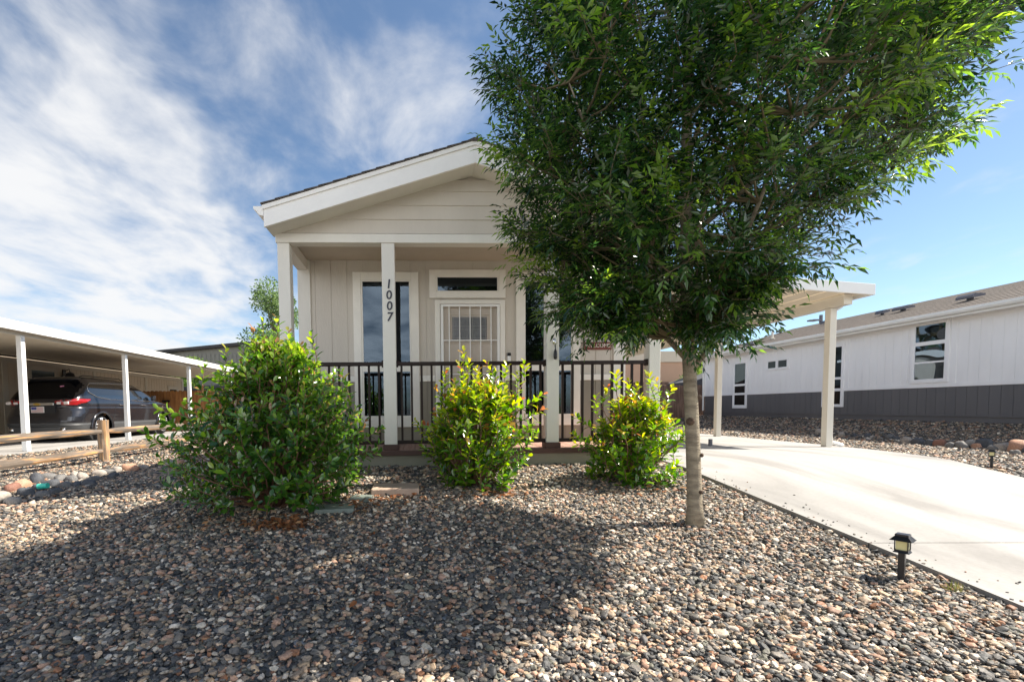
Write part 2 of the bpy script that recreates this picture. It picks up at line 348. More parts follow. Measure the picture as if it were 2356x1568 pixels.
# ------------------------------------------------------------------ ground
HX = np.array([-60, -16, -12, -7.4, -5.6, -4.7, -4.0, -3.0, -1.5, 2.7, 3.2, 6.8, 7.4, 9.0, 9.8, 10.6, 12, 15, 60.])
HZ = np.array([.5, .5, .48, .48, .47, .44, .38, .47, .60, .58, .55, .475, .46, .45, .48, .60, .79, .82, .8])
def g(x, y):
    x = np.asarray(x, float); y = np.asarray(y, float)
    yy = np.clip(y, -1.2, 5.2); s = (yy-5.2)
    base = np.interp(x, HX, HZ)
    base = np.where((x > 9.5), base + np.clip((y-9)/11, -.3, 1)*.0, base)
    return base + s*.103
def gz(x, y): return float(g(x, y))
xs = np.unique(np.concatenate([np.linspace(-14, 15, 117), np.linspace(-60, 60, 25), [-1200, -400, -150, 150, 400, 1200]]))
ys = np.unique(np.concatenate([np.linspace(-3, 8, 45), np.linspace(8, 24, 17), [-1200, -400, -100, -30, -10, 40, 70, 150, 400, 1200]]))
XX, YY = np.meshgrid(xs, ys); ZZ = g(XX, YY)
Vg = np.stack([XX, YY, ZZ], -1).reshape(-1, 3); nx = len(xs)
ii = (np.arange(len(ys)-1)[:, None]*nx+np.arange(nx-1)[None]).ravel()
gm = np_mesh('ground', Vg, [np.stack([ii, ii+1, ii+nx+1, ii+nx], 1)], smooth=True)
tag(link_mesh('ground', gm, M['ground']), kind='structure')

def drive_r(y): return float(np.interp(y, [-3, 1, 3, 4.9, 6, 7, 8], [5.2, 5.5, 5.85, 6.3, 6.85, 7.1, 7.15]))
DL = 2.86
def slab(name, rows, xl, xr, lift=.045, joints=()):
    """a concrete slab following the ground, with real joint gaps"""
    mb = MB()
    cuts = [rows[0]]+list(joints)+[rows[-1]]
    for a, b in zip(cuts[:-1], cuts[1:]):
        ysl = [a+.003]+[y for y in rows if a+.05 < y < b-.05]+[b-.003]
        for y0, y1 in zip(ysl[:-1], ysl[1:]):
            K = 6
            for k in range(K):
                def X(y, kk): return xl+(xr(y)-xl)*kk/K
                P = [(X(y0, k), y0), (X(y0, k+1), y0), (X(y1, k+1), y1), (X(y1, k), y1)]
                zf = lambda q: float(np.interp(q[1], [-4, 5.2, 30], [-.42, .56, .56])) + lift - .022*(q[0]-DL) if lift < .1 else gz(*q)+lift
                top = [(q[0], q[1], zf(q)) for q in P]
                fs = [(0, 1, 2, 3)]
                mb.cur = 0; mb.add(top, fs)
                mb.cur = 1
                if k == 0: mb.add([(*top[0][:2], top[0][2]), (*top[3][:2], top[3][2]), (top[3][0], top[3][1], top[3][2]-.16), (top[0][0], top[0][1], top[0][2]-.16)], [(0, 1, 2, 3)])
                if k == K-1: mb.add([top[1], top[2], (top[2][0], top[2][1], top[2][2]-.2), (top[1][0], top[1][1], top[1][2]-.2)], [(0, 3, 2, 1)])
    o = mb.build(name, [M['concrete'], M['concrete_side']]); tag(o, kind='structure'); return o
def drive_z(y): return float(np.interp(y, [-4, 5.2, 30], [-.42, .56, .56]))+.055-.03
slab('driveway', [-.09, 1, 2, 3, 4, 4.9, 5.5, 6, 7, 8, 12, 19], DL, drive_r, .055, (2.82, 7.7, 12, 16))
mb = MB()
for a, b in ((1, 5.6), (5.612, 9.2), (9.212, 13.4), (13.412, 16.9)): mb.box(-11.3, -7.22, a, b, .2, .505)
tag(mb.build('neighbor_driveway', M['concrete']), kind='structure')

st_ = MB(); st_.box(-80, 80, -9.5, -1.9, -.4, -.16); tag(st_.build('street', M['asphalt']), kind='structure')
st_ = MB(); st_.box(-80, 80, -1.9, -1.3, -.4, -.07); st_.box(-80, 80, -1.3, -.1, -.4, .06); tag(st_.build('pavement', M['concrete']), kind='structure')
# ------------------------------------------------------------------ panel siding
def board_wall(mb, u0, u1, z0, z1, depth=.006, pitch=.203, gap=.009, back=.05, off=0):
    """vertical grooved panel siding; local x along the wall, y into the wall, z up; outer face at y = 0"""
    mb.box(u0, u1, depth, back, z0, z1)
    u = u0-off
    while u < u1:
        a, b = max(u, u0), min(u+pitch-gap, u1)
        if b > a+.01: mb.box(a, b, 0, depth+.001, z0, z1)
        u += pitch
def window(parent, O, U, W, u0, u1, v0, v1, trim=.11, sashes=None, tmat='trim', glass='glass', blind=None, proud=.035, name='window'):
    """a trimmed window, proud of the wall. v0/v1 outer trim; sashes = list of (v_low, v_high) of glass"""
    fr = MB(O, U, (0, 0, 1), W); t = trim
    fr.box(u0, u0+t, -proud, 0, v0, v1); fr.box(u1-t, u1, -proud, 0, v0, v1)
    fr.box(u0+t, u1-t, -proud, 0, v1-t, v1); fr.box(u0+t, u1-t, -proud, 0, v0, v0+t)
    sashes = sashes or [(v0+t+.02, v1-t-.02)]
    a, b = u0+t, u1-t; s = .022
    prev = v0+t
    for (lo, hi) in sashes:
        if lo-prev > .003: fr.box(a, b, -proud+.008, 0, prev, lo)
        fr.box(a, a+s, -proud+.008, 0, lo, hi); fr.box(b-s, b, -proud+.008, 0, lo, hi)
        prev = hi
    if v1-t-prev > .003: fr.box(a, b, -proud+.008, 0, prev, v1-t)
    f = fr.build(name, M[tmat], parent, bevel=.003)
    bk = MB(O, U, (0, 0, 1), W)
    for (lo, hi) in sashes: bk.box(a+s, b-s, -.004, -.001, lo, hi)
    bk.build('window_interior', M['dark'], f)
    if blind:
        bl = MB(O, U, (0, 0, 1), W)
        for (lo, hi) in sashes:
            z = lo+.01
            while z < hi-.01:
                bl.add([(a+s+.01, -.006, z), (b-s-.01, -.006, z), (b-s-.01, -.013, z+.021), (a+s+.01, -.013, z+.021)], [(0, 1, 2, 3)]); z += .025
        bl.build('blind', M[blind], f)
    pn = MB(O, U, (0, 0, 1), W)
    for (lo, hi) in sashes: pn.add([(a+s, -.018, lo), (b-s, -.018, lo), (b-s, -.018, hi), (a+s, -.018, hi)], [(0, 1, 2, 3)])
    pn.build('pane', M[glass], f)
    return f

# ------------------------------------------------------------------ the main house
H = empty('house', (.63, 5.3, .6), 'greige manufactured home with a gabled front porch, number 1007 on its post', 'house')
x0, x1, YF, YW, YB = -1.50, 2.77, 5.25, 6.17, 19.5
wf = MB((0, YW, 0), (1, 0, 0), (0, 0, 1), (0, 1, 0))
board_wall(wf, x0+.14, x1-.14, 1.67, 3.16, off=.12)
o_wall = wf.build('wall', M['siding'], H)
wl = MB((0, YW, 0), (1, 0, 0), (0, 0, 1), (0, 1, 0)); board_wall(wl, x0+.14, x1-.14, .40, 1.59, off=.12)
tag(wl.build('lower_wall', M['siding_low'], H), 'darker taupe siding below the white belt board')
sw = MB(); sw.box(x0+.03, x0+.09, YW+.16, YB, .35, 3.22); sw.box(x1-.09, x1-.03, YW+.16, YB, .35, 3.22); sw.box(x0+.09, x1-.09, YB-.06, YB, .35, 3.22)
sw.box(x0+.1, x1-.1, YW+.06, YW+.10, .4, 3.4)
sw.build('side_wall', M['siding'], H)
# belt board and corner boards
for a, b in ((x0+.165, -.802), (.042, .248), (1.162, 1.308), (2.162, x1-.17)):
    bb = MB((0, YW, 0), (1, 0, 0), (0, 0, 1), (0, 1, 0)); bb.box(a, b, -.018, .02, 1.592, 1.668); bb.build('belt_board', M['trim'], H, bevel=.003)
for a, b in ((x0, x0+.16), (x1-.16, x1)):
    c = MB(); c.box(a, b, YW-.022, YW+.15, .42, 3.15); c.build('corner_board', M['post'], H, bevel=.004)
# windows, transom, door
fw = dict(O=(0, YW, 0), U=(1, 0, 0), W=(0, 1, 0))
window(H, u0=-.80, u1=.04, v0=1.00, v1=2.99, trim=.10, sashes=[(1.15, 1.72), (1.82, 2.87)], blind='blind', **fw)
window(H, u0=1.31, u1=2.16, v0=1.00, v1=2.99, trim=.10, sashes=[(1.15, 1.72), (1.82, 2.87)], blind='blind', **fw)
t = window(H, u0=.18, u1=1.17, v0=2.66, v1=3.02, trim=.085, sashes=[(2.755, 2.925)], name='transom_window', **fw)
df = MB((0, YW, 0), (1, 0, 0), (0, 0, 1), (0, 1, 0))
df.box(.25, .315, -.04, .02, .80, 2.635); df.box(1.095, 1.16, -.04, .02, .80, 2.635); df.box(.315, 1.095, -.04, .02, 2.585, 2.635)
dfo = df.build('door_frame', M['trim'], H, bevel=.003)
d = MB((0, YW, 0), (1, 0, 0), (0, 0, 1), (0, 1, 0)); d.box(.32, 1.09, -.004, .03, .80, 2.58)
for (a, b, c1, c2) in ((.43, .98, 2.08, 2.47), (.42, .66, .95, 1.9), (.75, .99, .95, 1.9)):
    d.box(a, b, -.012, -.0042, c2-.022, c2); d.box(a, b, -.012, -.0042, c1, c1+.022); d.box(a, a+.022, -.012, -.0042, c1+.022, c2-.022); d.box(b-.022, b, -.012, -.0042, c1+.022, c2-.022)
do = d.build('door', M['door'], H)
dg = MB((0, YW, 0), (1, 0, 0), (0, 0, 1), (0, 1, 0)); dg.box(.475, .925, -.010, -.0045, 2.13, 2.42); dg.build('door_window', M['doorglass'], do)
dm = MB((0, YW, 0), (1, 0, 0), (0, 0, 1), (0, 1, 0))
for q in (.49, .665, .735, .91): dm.box(q-.004, q+.004, -.014, -.0102, 2.13, 2.42)
for q in (2.145, 2.26, 2.30, 2.405): dm.box(.475, .925, -.016, -.0142, q-.003, q+.003)
dm.build('muntin', M['doorcame'], do)
sd = MB((0, YW, 0), (1, 0, 0), (0, 0, 1), (0, 1, 0))
sd.box(.322, .355, -.062, -.042, .82, 2.575); sd.box(1.055, 1.088, -.062, -.042, .82, 2.575); sd.box(.355, 1.055, -.062, -.042, 2.545, 2.575); sd.box(.355, 1.055, -.062, -.042, .82, .86)
for q in range(5):
    u = .43+q*.136; sd.box(u-.006, u+.006, -.058, -.046, .86, 2.545)
for z in (2.115, 1.68, 1.25): sd.box(.355, 1.055, -.056, -.048, z-.006, z+.006)
sdo = sd.build('security_door', M['white'], H)
lk = MB((0, YW, 0), (1, 0, 0), (0, 0, 1), (0, 1, 0)); lk.box(.985, 1.05, -.070, -.0625, 1.50, 1.76)
lk.build('lock_plate', M['white'], sdo)
for z in (1.69, 1.58):
    k = MB(); k.tube([(1.018, YW-.071, z), (1.018, YW-.085, z)], .020, 14); k.build('lock_cylinder', M['chrome'], sdo, True)
bell = MB((0, YW, 0), (1, 0, 0), (0, 0, 1), (0, 1, 0)); bell.box(1.195, 1.24, -.025, 0, 1.82, 1.915)
bo = bell.build('doorbell', M['white'], H, bevel=.004)
bell = MB((0, YW, 0), (1, 0, 0), (0, 0, 1), (0, 1, 0)); bell.box(1.195, 1.24, -.026, 0, 1.917, 1.955); bell.build('doorbell_lens', M['black'], bo, bevel=.004)
# gable, beam, ceiling
ap, az, ez = .635, 3.975, 3.315   # apex x, roof top z at apex and at eaves
def roofz(x): return az-(az-ez)*abs(x-ap)/(ap-(x0-.03))
gb = MB(); z = 3.145; lap = .152
while z < az-.26:
    zt = min(z+lap, az-.25)
    def half(zz): return (az-.20-zz)/(az-ez)*(ap-(x0-.03))
    h0, h1 = min(half(z), ap-x0-.08), max(0.02, min(half(zt), ap-x0-.08))
    gb.hexa([(ap-h0, YF-.012, z), (ap+h0, YF-.012, z), (ap+h0, YF+.03, z), (ap-h0, YF+.03, z), (ap-h1, YF-.001, zt), (ap+h1, YF-.001, zt), (ap+h1, YF+.03, zt), (ap-h1, YF+.03, zt)])
    z += lap
gb.build('gable_siding', M['siding'], H)
gk = MB(); gk.prism([(x0, 3.142), (x1, 3.142), (x1, ez-.1), (ap, az-.1), (x0, ez-.1)], YF+.031, YF+.12); gk.box(x0, x0+.082, YF-.016, YF+.03, 3.142, 3.26); gk.box(x1-.082, x1, YF-.016, YF+.03, 3.142, 3.26)
gk.build('gable_wall', M['siding'], H)
bm = MB(); bm.box(x0, x1, YF-.02, YF+.12, 3.045, 3.14)
bm.build('porch_beam', M['post'], H, bevel=.004)
for a in (x0, x1-.13):
    c = MB(); c.box(a, a+.13, YF+.121, YW-.023, 3.02, 3.14); c.build('side_beam', M['post'], H, bevel=.004)
cl = MB(); cl.box(x0, x1, YF+.121, YW+.06, 3.142, 3.17); cl.build('porch_ceiling', M['ceil'], H)
# roof: sheathing, shingle courses, rake boards, soffit, gutter
YR = 4.95
rf = MB(); nC = 15
for s in (-1, 1):
    ex = ap+s*(ap-x0+.05)
    L = abs(ex-ap)
    for i in range(nC):
        a, b = i/nC, (i+1)/nC+.02
        xa, xb = ex-s*L*a, ex-s*L*min(b, 1)
        za, zb = roofz(xa)+.018, roofz(xb)+.010
        rf.hexa([(xa, YR-.03, za-.010), (xb, YR-.03, zb-.010), (xb, YB+.1, zb-.010), (xa, YB+.1, za-.010), (xa, YR-.03, za+.004), (xb, YR-.03, zb+.002), (xb, YB+.1, zb+.002), (xa, YB+.1, za+.004)])
rf.hexa([(ap-.09, YR-.032, az-.012), (ap+.09, YR-.032, az-.012), (ap+.09, YB+.1, az-.012), (ap-.09, YB+.1, az-.012), (ap-.015, YR-.032, az+.022), (ap+.015, YR-.032, az+.022), (ap+.015, YB+.1, az+.022), (ap-.015, YB+.1, az+.022)])
rfo = rf.build('roof', M['shingle'], H)
rb = MB()
for s in (-1, 1):
    ex = ap+s*(ap-x0+.03)
    za = roofz(ex)
    rb.hexa([(ap, YR, az-.215), (ex, YR, za-.215), (ex, YR+.03, za-.215), (ap, YR+.03, az-.215), (ap, YR, az-.03), (ex, YR, za-.03), (ex, YR+.03, za-.03), (ap, YR+.03, az-.03)])
rb.build('rake_board', M['fascia'], H, bevel=.003)
sm = MB()
for s in (-1, 1):
    ex = ap+s*(ap-x0+.04); za = roofz(ex)
    sm.hexa([(ap, YR-.014, az-.042), (ex, YR-.014, za-.042), (ex, YR+.03, za-.0285), (ap, YR+.03, az-.0285), (ap, YR-.018, az-.001), (ex, YR-.018, za-.001), (ex, YR+.03, za-.001), (ap, YR+.03, az-.001)])
sm.build('shingle_moulding', M['fascia'], H)
sf = MB()
for s in (-1, 1):
    ex = ap+s*(ap-x0+.028); za = roofz(ex)
    sf.hexa([(ap, YR+.031, az-.20), (ex, YR+.031, za-.20), (ex, YF+.0305, za-.20), (ap, YF+.0305, az-.20), (ap, YR+.031, az-.19), (ex, YR+.031, za-.19), (ex, YF+.0305, za-.19), (ap, YF+.0305, az-.19)])
    sf.box(min(ex, ex-s*.02), max(ex, ex-s*.02), YF+.125, YB, 3.13, za-.03)
sf.build('soffit', M['post'], H)
gt = MB()
for s in (-1, 1):
    e = ap+s*(ap-x0+.035)
    gt.prism([(e, 3.215), (e+s*.045, 3.225), (e+s*.065, 3.26), (e+s*.10, 3.285), (e+s*.10, 3.31), (e, 3.31)], YR+.01, YB)
gto = gt.build('gutter', M['fascia'], H)
# porch floor
dk = MB(); u = x0
while u < x1-.02:
    dk.box(u, min(u+.128, x1), YF-.03, YW-.002, .752, .78); u += .134
dk.build('deck', M['deck'], H)
de = MB(); de.box(x0-.01, x1+.01, YF-.065, YF-.032, .725, .778); de.build('deck_edge', M['deck_edge'], H, bevel=.004)
sk = MB(); sk.box(x0, x1, YF-.025, YF+.02, .38, .75); sk.box(x0, x0+.05, YF+.02, YW, .38, .75); sk.box(x1-.05, x1, YF+.02, YW, .38, .75); sk.build('skirting', M['skirt'], H)
posts = []
for i, a in enumerate((x0+.015, -.365, 1.46, 2.635)):
    p = MB(); wd = .13 if i in (0, 3) else .142
    p.box(a, a+wd, YF-.012, YF+.118, .842, 3.043)
    po = p.build('porch_post', M['post'], H, bevel=.006)
    q = MB(); q.box(a-.016, a+wd+.016, YF-.03, YF+.134, .782, .840); q.build('post_base', M['deck_edge'], po, bevel=.005)
    posts.append((po, a, wd))
for k, ch in enumerate('1007'):
    me = text_mesh(ch, .135, .004, .12 if ch in '17' else .05, bold=.0022); o = link_mesh('house_number', me, M['digit'], posts[1][0], world=False)
    o.matrix_parent_inverse = wm(posts[1][0]).inverted()
    o.location = (-.365+.071+(.0, .004, .008, .006)[k], YF-.016, 2.60-.118*k-.0); o.rotation_euler = (R(90), 0, 0)
# railing
rl = empty('railing', (0, 0, 0), None, None) if False else None
ra = MB()
secs = [(posts[0][1]+.13, posts[1][1]), (posts[1][1]+.142, posts[2][1]), (posts[2][1]+.142, posts[3][1])]
for a, b in secs:
    ra.box(a, b, YF+.02, YF+.075, 1.72, 1.762); ra.box(a, b, YF+.03, YF+.065, .845, .885)
ra.box(x0+.05, x0+.10, YF+.12, YW-.03, 1.72, 1.762); ra.box(x0+.06, x0+.09, YF+.12, YW-.03, .845, .885)
rao = ra.build('railing', M['rail'], H, bevel=.006)
for a, b in secs:
    n = int(round((b-a)/.115)); s = (b-a)/n
    for k in range(n):
        u = a+s*(k+.5); q = MB(); q.box(u-.012, u+.012, YF+.036, YF+.060, .886, 1.719); q.build('baluster', M['rail'], rao)
for k in range(6):
    v = YF+.19+k*.115; q = MB(); q.box(x0+.063, x0+.087, v-.012, v+.012, .886, 1.719); q.build('baluster', M['rail'], rao)
for a, b in secs:
    for u, s in ((a, 1), (b, -1)):
        q = MB(); q.box(min(u, u+s*.02), max(u, u+s*.02), YF+.012, YF+.083, 1.705, 1.775); q.build('rail_bracket', M['rail'], rao)
# sign on the wall and thing hanging on the post
sg = MB((0, YW, 0), (1, 0, 0), (0, 0, 1), (0, 1, 0)); sg.box(2.205, 2.585, -.02, 0, 1.99, 2.09)
sgo = sg.build('sign', M['maroon'], None, bevel=.003); tag(sgo, 'small maroon sign with cream letters on the wall right of the right window', 'sign')
me = text_mesh('WELCOME', .07, .003); o = link_mesh('lettering', me, M['letter'], sgo, world=False); o.location = (2.395, YW-.0235, 2.04); o.rotation_euler = (R(90), 0, 0)
hk = MB(); bx, bz = 1.545, 1.96
hk.tube([(bx, YF-.013, bz+.03), (bx, YF-.03, bz+.035), (bx+.004, YF-.045, bz+.01), (bx+.004, YF-.04, bz-.02), (bx, YF-.02, bz-.03)], .006, 8)
hk.box(bx-.014, bx+.014, YF-.018, YF-.0125, bz-.02, bz+.05)
hko = hk.build('wall_hook', M['chrome'], None, True); tag(hko, 'silver hook screwed to the third porch post', 'hook')
bt = MB(); zz0 = [bz-.02, bz-.03, bz-.07, bz-.085, bz-.10, bz-.13, bz-.165, bz-.185, bz-.19]; rr = [.002, .006, .006, .010, .017, .021, .020, .016, .004]
bt.tube([(bx+.004, YF-.042, q) for q in zz0], rr, 14)
tag(bt.build('dog_bell', M['black'], None, True), 'narrow black bottle-shaped pendant hanging from the silver hook on the porch post', 'pendant')

# ------------------------------------------------------------------ carport on the right
C = empty('carport', (5, 7.2, .55), 'cream metal carport over the driveway at the right side of the house', 'carport')
cy0, cy1 = 7.0, 18.4
def cpz(x): return 3.34-(x-2.8)*.072
rf = MB(); xa, xb = 2.82, 7.02
n = 14
for i in range(n):
    a = xa+(xb-xa)*i/n; b = xa+(xb-xa)*(i+1)/n
    rf.hexa([(a, cy0+.04, cpz(a)-.09), (b-.03, cy0+.04, cpz(b)-.09), (b-.03, cy1, cpz(b)-.09), (a, cy1, cpz(a)-.09), (a, cy0+.04, cpz(a)-.07), (b-.03, cy0+.04, cpz(b)-.07), (b-.03, cy1, cpz(b)-.07), (a, cy1, cpz(a)-.07)])
    rf.hexa([(b-.03, cy0+.04, cpz(b)-.09), (b-.026, cy0+.04, cpz(b)-.09), (b-.026, cy1, cpz(b)-.09), (b-.03, cy1, cpz(b)-.09), (b-.03, cy0+.04, cpz(b)-.01), (b-.026, cy0+.04, cpz(b)-.01), (b-.026, cy1, cpz(b)-.01), (b-.03, cy1, cpz(b)-.01)])
    rf.hexa([(b-.026, cy0+.04, cpz(b)-.03), (b, cy0+.04, cpz(b)-.03), (b, cy1, cpz(b)-.03), (b-.026, cy1, cpz(b)-.03), (b-.026, cy0+.04, cpz(b)-.015), (b, cy0+.04, cpz(b)-.015), (b, cy1, cpz(b)-.015), (b-.026, cy1, cpz(b)-.015)])
rf.build('roof', M['pan'], C)
fa = MB(); fa.hexa([(xa, cy0, cpz(xa)-.135), (xb+.03, cy0, cpz(xb)-.135), (xb+.03, cy0+.035, cpz(xb)-.135), (xa, cy0+.035, cpz(xa)-.135), (xa, cy0, cpz(xa)+.03), (xb+.03, cy0, cpz(xb)+.03), (xb+.03, cy0+.035, cpz(xb)+.03), (xa, cy0+.035, cpz(xa)+.03)])
fa.build('front_fascia', M['white'], C, bevel=.004)
fa = MB(); fa.box(xb-.02, xb+.03, cy0+.036, cy1, cpz(xb)-.135, cpz(xb)+.03); fa.build('side_gutter', M['white'], C, bevel=.004)
be = MB(); be.box(6.72, 6.86, cy0+.18, cy1-.1, cpz(6.8)-.255, cpz(6.8)-.095); be.build('beam', M['cream'], C, bevel=.004)
for i, y in enumerate((7.43, 10.28, 13.1, 16.0)):
    p = MB(); p.box(6.735, 6.845, y, y+.11, .53, cpz(6.8)-.256); po = p.build('post', M['cream'], C, bevel=.006)
ds = MB(); zt = cpz(xb)-.14
ds.tube([(7.0, 7.52, zt), (7.0, 7.52, zt-.05), (6.89, 7.52, zt-.12), (6.885, 7.52, zt-.20), (6.885, 7.52, .75), (6.91, 7.52, .60), (7.08, 7.5, .545)], .035, 4)
ds.build('downspout', M['white'], C)
pp = MB(); pp.tube([(4.72, 7.35, drive_z(7.35)), (4.72, 7.35, drive_z(7.35)+.11)], .03, 14); tag(pp.build('pipe_stub', M['pipe'], None), 'short dark grey pipe standing upright on the concrete driveway', 'pipe')

# ------------------------------------------------------------------ house on the right (its long side faces us)
RX = 12.0; ry0, ry1 = 5.0, 19.2
RH = empty('neighbor_house', (RX, 12, .8), 'long white and slate grey manufactured home behind the driveway, shingled roof', 'house')
RO = dict(O=(RX, 0, 0), U=(0, -1, 0), W=(1, 0, 0))     # local x runs towards the camera
EZ = 3.34; BZ = 1.62
mbw = MB((RX, 0, 0), (0, -1, 0), (0, 0, 1), (1, 0, 0)); board_wall(mbw, -ry1+.1, -ry0, BZ+.05, 3.02); mbw.build('upper_wall', M['rh_white'], RH)
mbw = MB((RX, 0, 0), (0, -1, 0), (0, 0, 1), (1, 0, 0)); board_wall(mbw, -ry1+.1, -ry0, .95, BZ-.03); tag(mbw.build('lower_wall', M['rh_grey'], RH), 'slate grey lower siding')
tr = MB((RX, 0, 0), (0, -1, 0), (0, 0, 1), (1, 0, 0)); tr.box(-ry1, -ry0, -.02, .05, BZ-.03, BZ+.05); tr.box(-ry1, -ry0, -.012, .05, 3.02, 3.045)
tr.box(-ry1, -ry1+.1, -.02, .1, BZ+.05, 3.02)
y = 0
for q in (-16.55, -12.66, -11.1, -10.06): tr.box(q, q+.075, -.012, 0, BZ+.05, 3.02)
tr.box(-ry1, -ry0, -.008, .05, 3.045, 3.22)
tr.build('white_trim', M['rh_white'], RH)
skb = MB((RX, 0, 0), (0, -1, 0), (0, 0, 1), (1, 0, 0)); skb.box(-ry1, -ry0, .012, .06, .4, .92); skb.box(-ry1, -ry0, -.012, .05, .92, .95); skb.build('skirting', M['rh_grey'], RH)
bd = MB(); bd.box(RX+.06, RX+8, ry0, ry1, .4, 3.2); bd.build('end_wall', M['rh_white'], RH)
rr_ = MB(); rs = .275
for i in range(13):
    a = -.32+i*.33; b = a+.345
    rr_.hexa([(RX+a, ry0-.2, 3.30+a*rs), (RX+b, ry0-.2, 3.30+b*rs-.006), (RX+b, ry1+.3, 3.30+b*rs-.006), (RX+a, ry1+.3, 3.30+a*rs), (RX+a, ry0-.2, 3.318+a*rs), (RX+b, ry0-.2, 3.315+b*rs-.006), (RX+b, ry1+.3, 3.315+b*rs-.006), (RX+a, ry1+.3, 3.318+a*rs)])
rr_.hexa([(RX+3.97, ry0-.2, 4.37), (RX+8.3, ry0-.2, 3.2), (RX+8.3, ry1+.3, 3.2), (RX+3.97, ry1+.3, 4.37), (RX+3.97, ry0-.2, 4.41), (RX+8.3, ry0-.2, 3.24), (RX+8.3, ry1+.3, 3.24), (RX+3.97, ry1+.3, 4.41)])
rho = rr_.build('roof', M['shingle_tan'], RH)
rg = MB(); rg.prism([(RX-.44, 3.24), (RX-.44, 3.19), (RX-.42, 3.15), (RX-.33, 3.13), (RX-.33, 3.24)], ry0-.2, ry1+.3); rg.box(RX-.329, RX-.31, ry0-.2, ry1+.3, 3.09, 3.235); rg.box(RX-.309, RX-.008, ry0-.2, ry1+.3, 3.2, 3.22)
rg.build('gutter', M['white'], RH)
ge = MB(); ge.prism([(RX-.3, 3.2), (RX+8.2, 3.2), (RX+3.97, 4.36)], ry1+.02, ry1+.1); ge.build('gable_end', M['rh_white'], RH)
dsp = MB(); dsp.tube([(RX-.06, ry1-.05, 3.14), (RX-.05, ry1-.05, 1.0)], .035, 6); dsp.build('downspout', M['white'], RH)
window(RH, u0=-17.36, u1=-16.6, v0=1.10, v1=2.82, trim=.075, sashes=[(1.22, 1.92), (2.0, 2.76)], tmat='rh_white', glass='glass_b', **RO)
window(RH, u0=-15.68, u1=-14.7, v0=2.38, v1=2.74, trim=.06, sashes=[(2.45, 2.67)], tmat='rh_white', glass='glass', **RO)
mu = MB((RX, 0, 0), (0, -1, 0), (0, 0, 1), (1, 0, 0)); mu.box(-15.24, -15.14, -.038, -.005, 2.445, 2.675); mu.build('window_mullion', M['rh_white'], RH)
window(RH, u0=-12.02+.0, u1=-11.2, v0=1.14, v1=2.88, trim=.075, sashes=[(1.24, 1.92), (2.0, 2.78)], tmat='rh_white', glass='glass_b', **RO) if False else None
window(RH, u0=-13.42, u1=-12.72, v0=1.14, v1=2.93, trim=.07, sashes=[(1.22, 1.92), (1.99, 2.84)], tmat='rh_white', glass='glass_b', **RO)
window(RH, u0=-10.95, u1=-10.12, v0=1.70, v1=3.14, trim=.075, sashes=[(1.79, 2.16), (2.20, 2.58), (2.67, 3.05)], tmat='rh_white', glass='glass_b', **RO)
def roof_at(px, py, up=0):
    """where a line of sight meets the right-hand roof plane"""
    d = ray(px, py); nrm = np.array([-rs, 0, 1.]); P0 = np.array([RX, 0, 3.318])
    t = np.dot(P0-CAM, nrm)/np.dot(d, nrm); return CAM+d*t
for k, (px, py, sc_, lab) in enumerate([(2232, 690, 1, 0), (2078, 715, 1, 0), (2030, 724, .7, 0), (1900, 746, .7, 0), (1796, 766, .7, 0), (1730, 795, 1, 0)]):
    q = roof_at(px, py)
    v = MB((q[0], q[1], q[2])); v.prism([(-.16*sc_, .02), (.16*sc_, .08), (.16*sc_, .13), (-.1*sc_, .13), (-.16*sc_, .08)], -.18*sc_, .18*sc_); v.tube([(0, 0, -.02), (0, 0, .08)], .06*sc_, 10)
    v.build('roof_vent', M['pipe'], rho)
for px, py in ((1777, 780),):
    q = roof_at(px, py); v = MB(); v.tube([(q[0], q[1], q[2]-.02), (q[0], q[1], q[2]+.28)], .04, 10); v.tube([(q[0], q[1], q[2]+.005), (q[0], q[1], q[2]+.03)], .09, 10); v.build('vent_pipe', M['cream'], rho)
# satellite dish on its mast at the far corner
dx, dy, dz = RX-.1, ry1-.1, 3.45
dsh = MB(); dsh.tube([(dx, dy, 3.1), (dx, dy, 3.5), (dx, dy+.02, dz)], .022, 8); 
dso = dsh.build('satellite_dish', M['cream'], None); tag(dso, 'oval dark satellite dish on a thin mast at the white house corner', 'satellite dish')
nrm = Vector((.55, -1, .35)).normalized(); a = nrm.cross(Vector((0, 0, 1))).normalized(); b = nrm.cross(a)
dd = MB(); vs = [tuple(Vector((dx, dy-.03, dz+.12))-nrm*.06)]; 
for ring in (1, 2, 3):
    for k in range(24):
        t = 2*math.pi*k/24; rr2 = ring/3; vs.append(tuple(Vector((dx, dy-.03, dz+.12))+(a*math.cos(t)*.38+b*math.sin(t)*.27)*rr2-nrm*.06*(1-rr2**2)))
fs = [(0, 1+k, 1+(k+1) % 24) for k in range(24)]+[(1+r_*24+k, 1+(r_+1)*24+k, 1+(r_+1)*24+(k+1) % 24, 1+r_*24+(k+1) % 24) for r_ in range(2) for k in range(24)]
dd.add(vs, fs); o = dd.build('reflector', M['black'], dso, True); sdm = o.modifiers.new('thick', 'SOLIDIFY'); sdm.thickness = .012

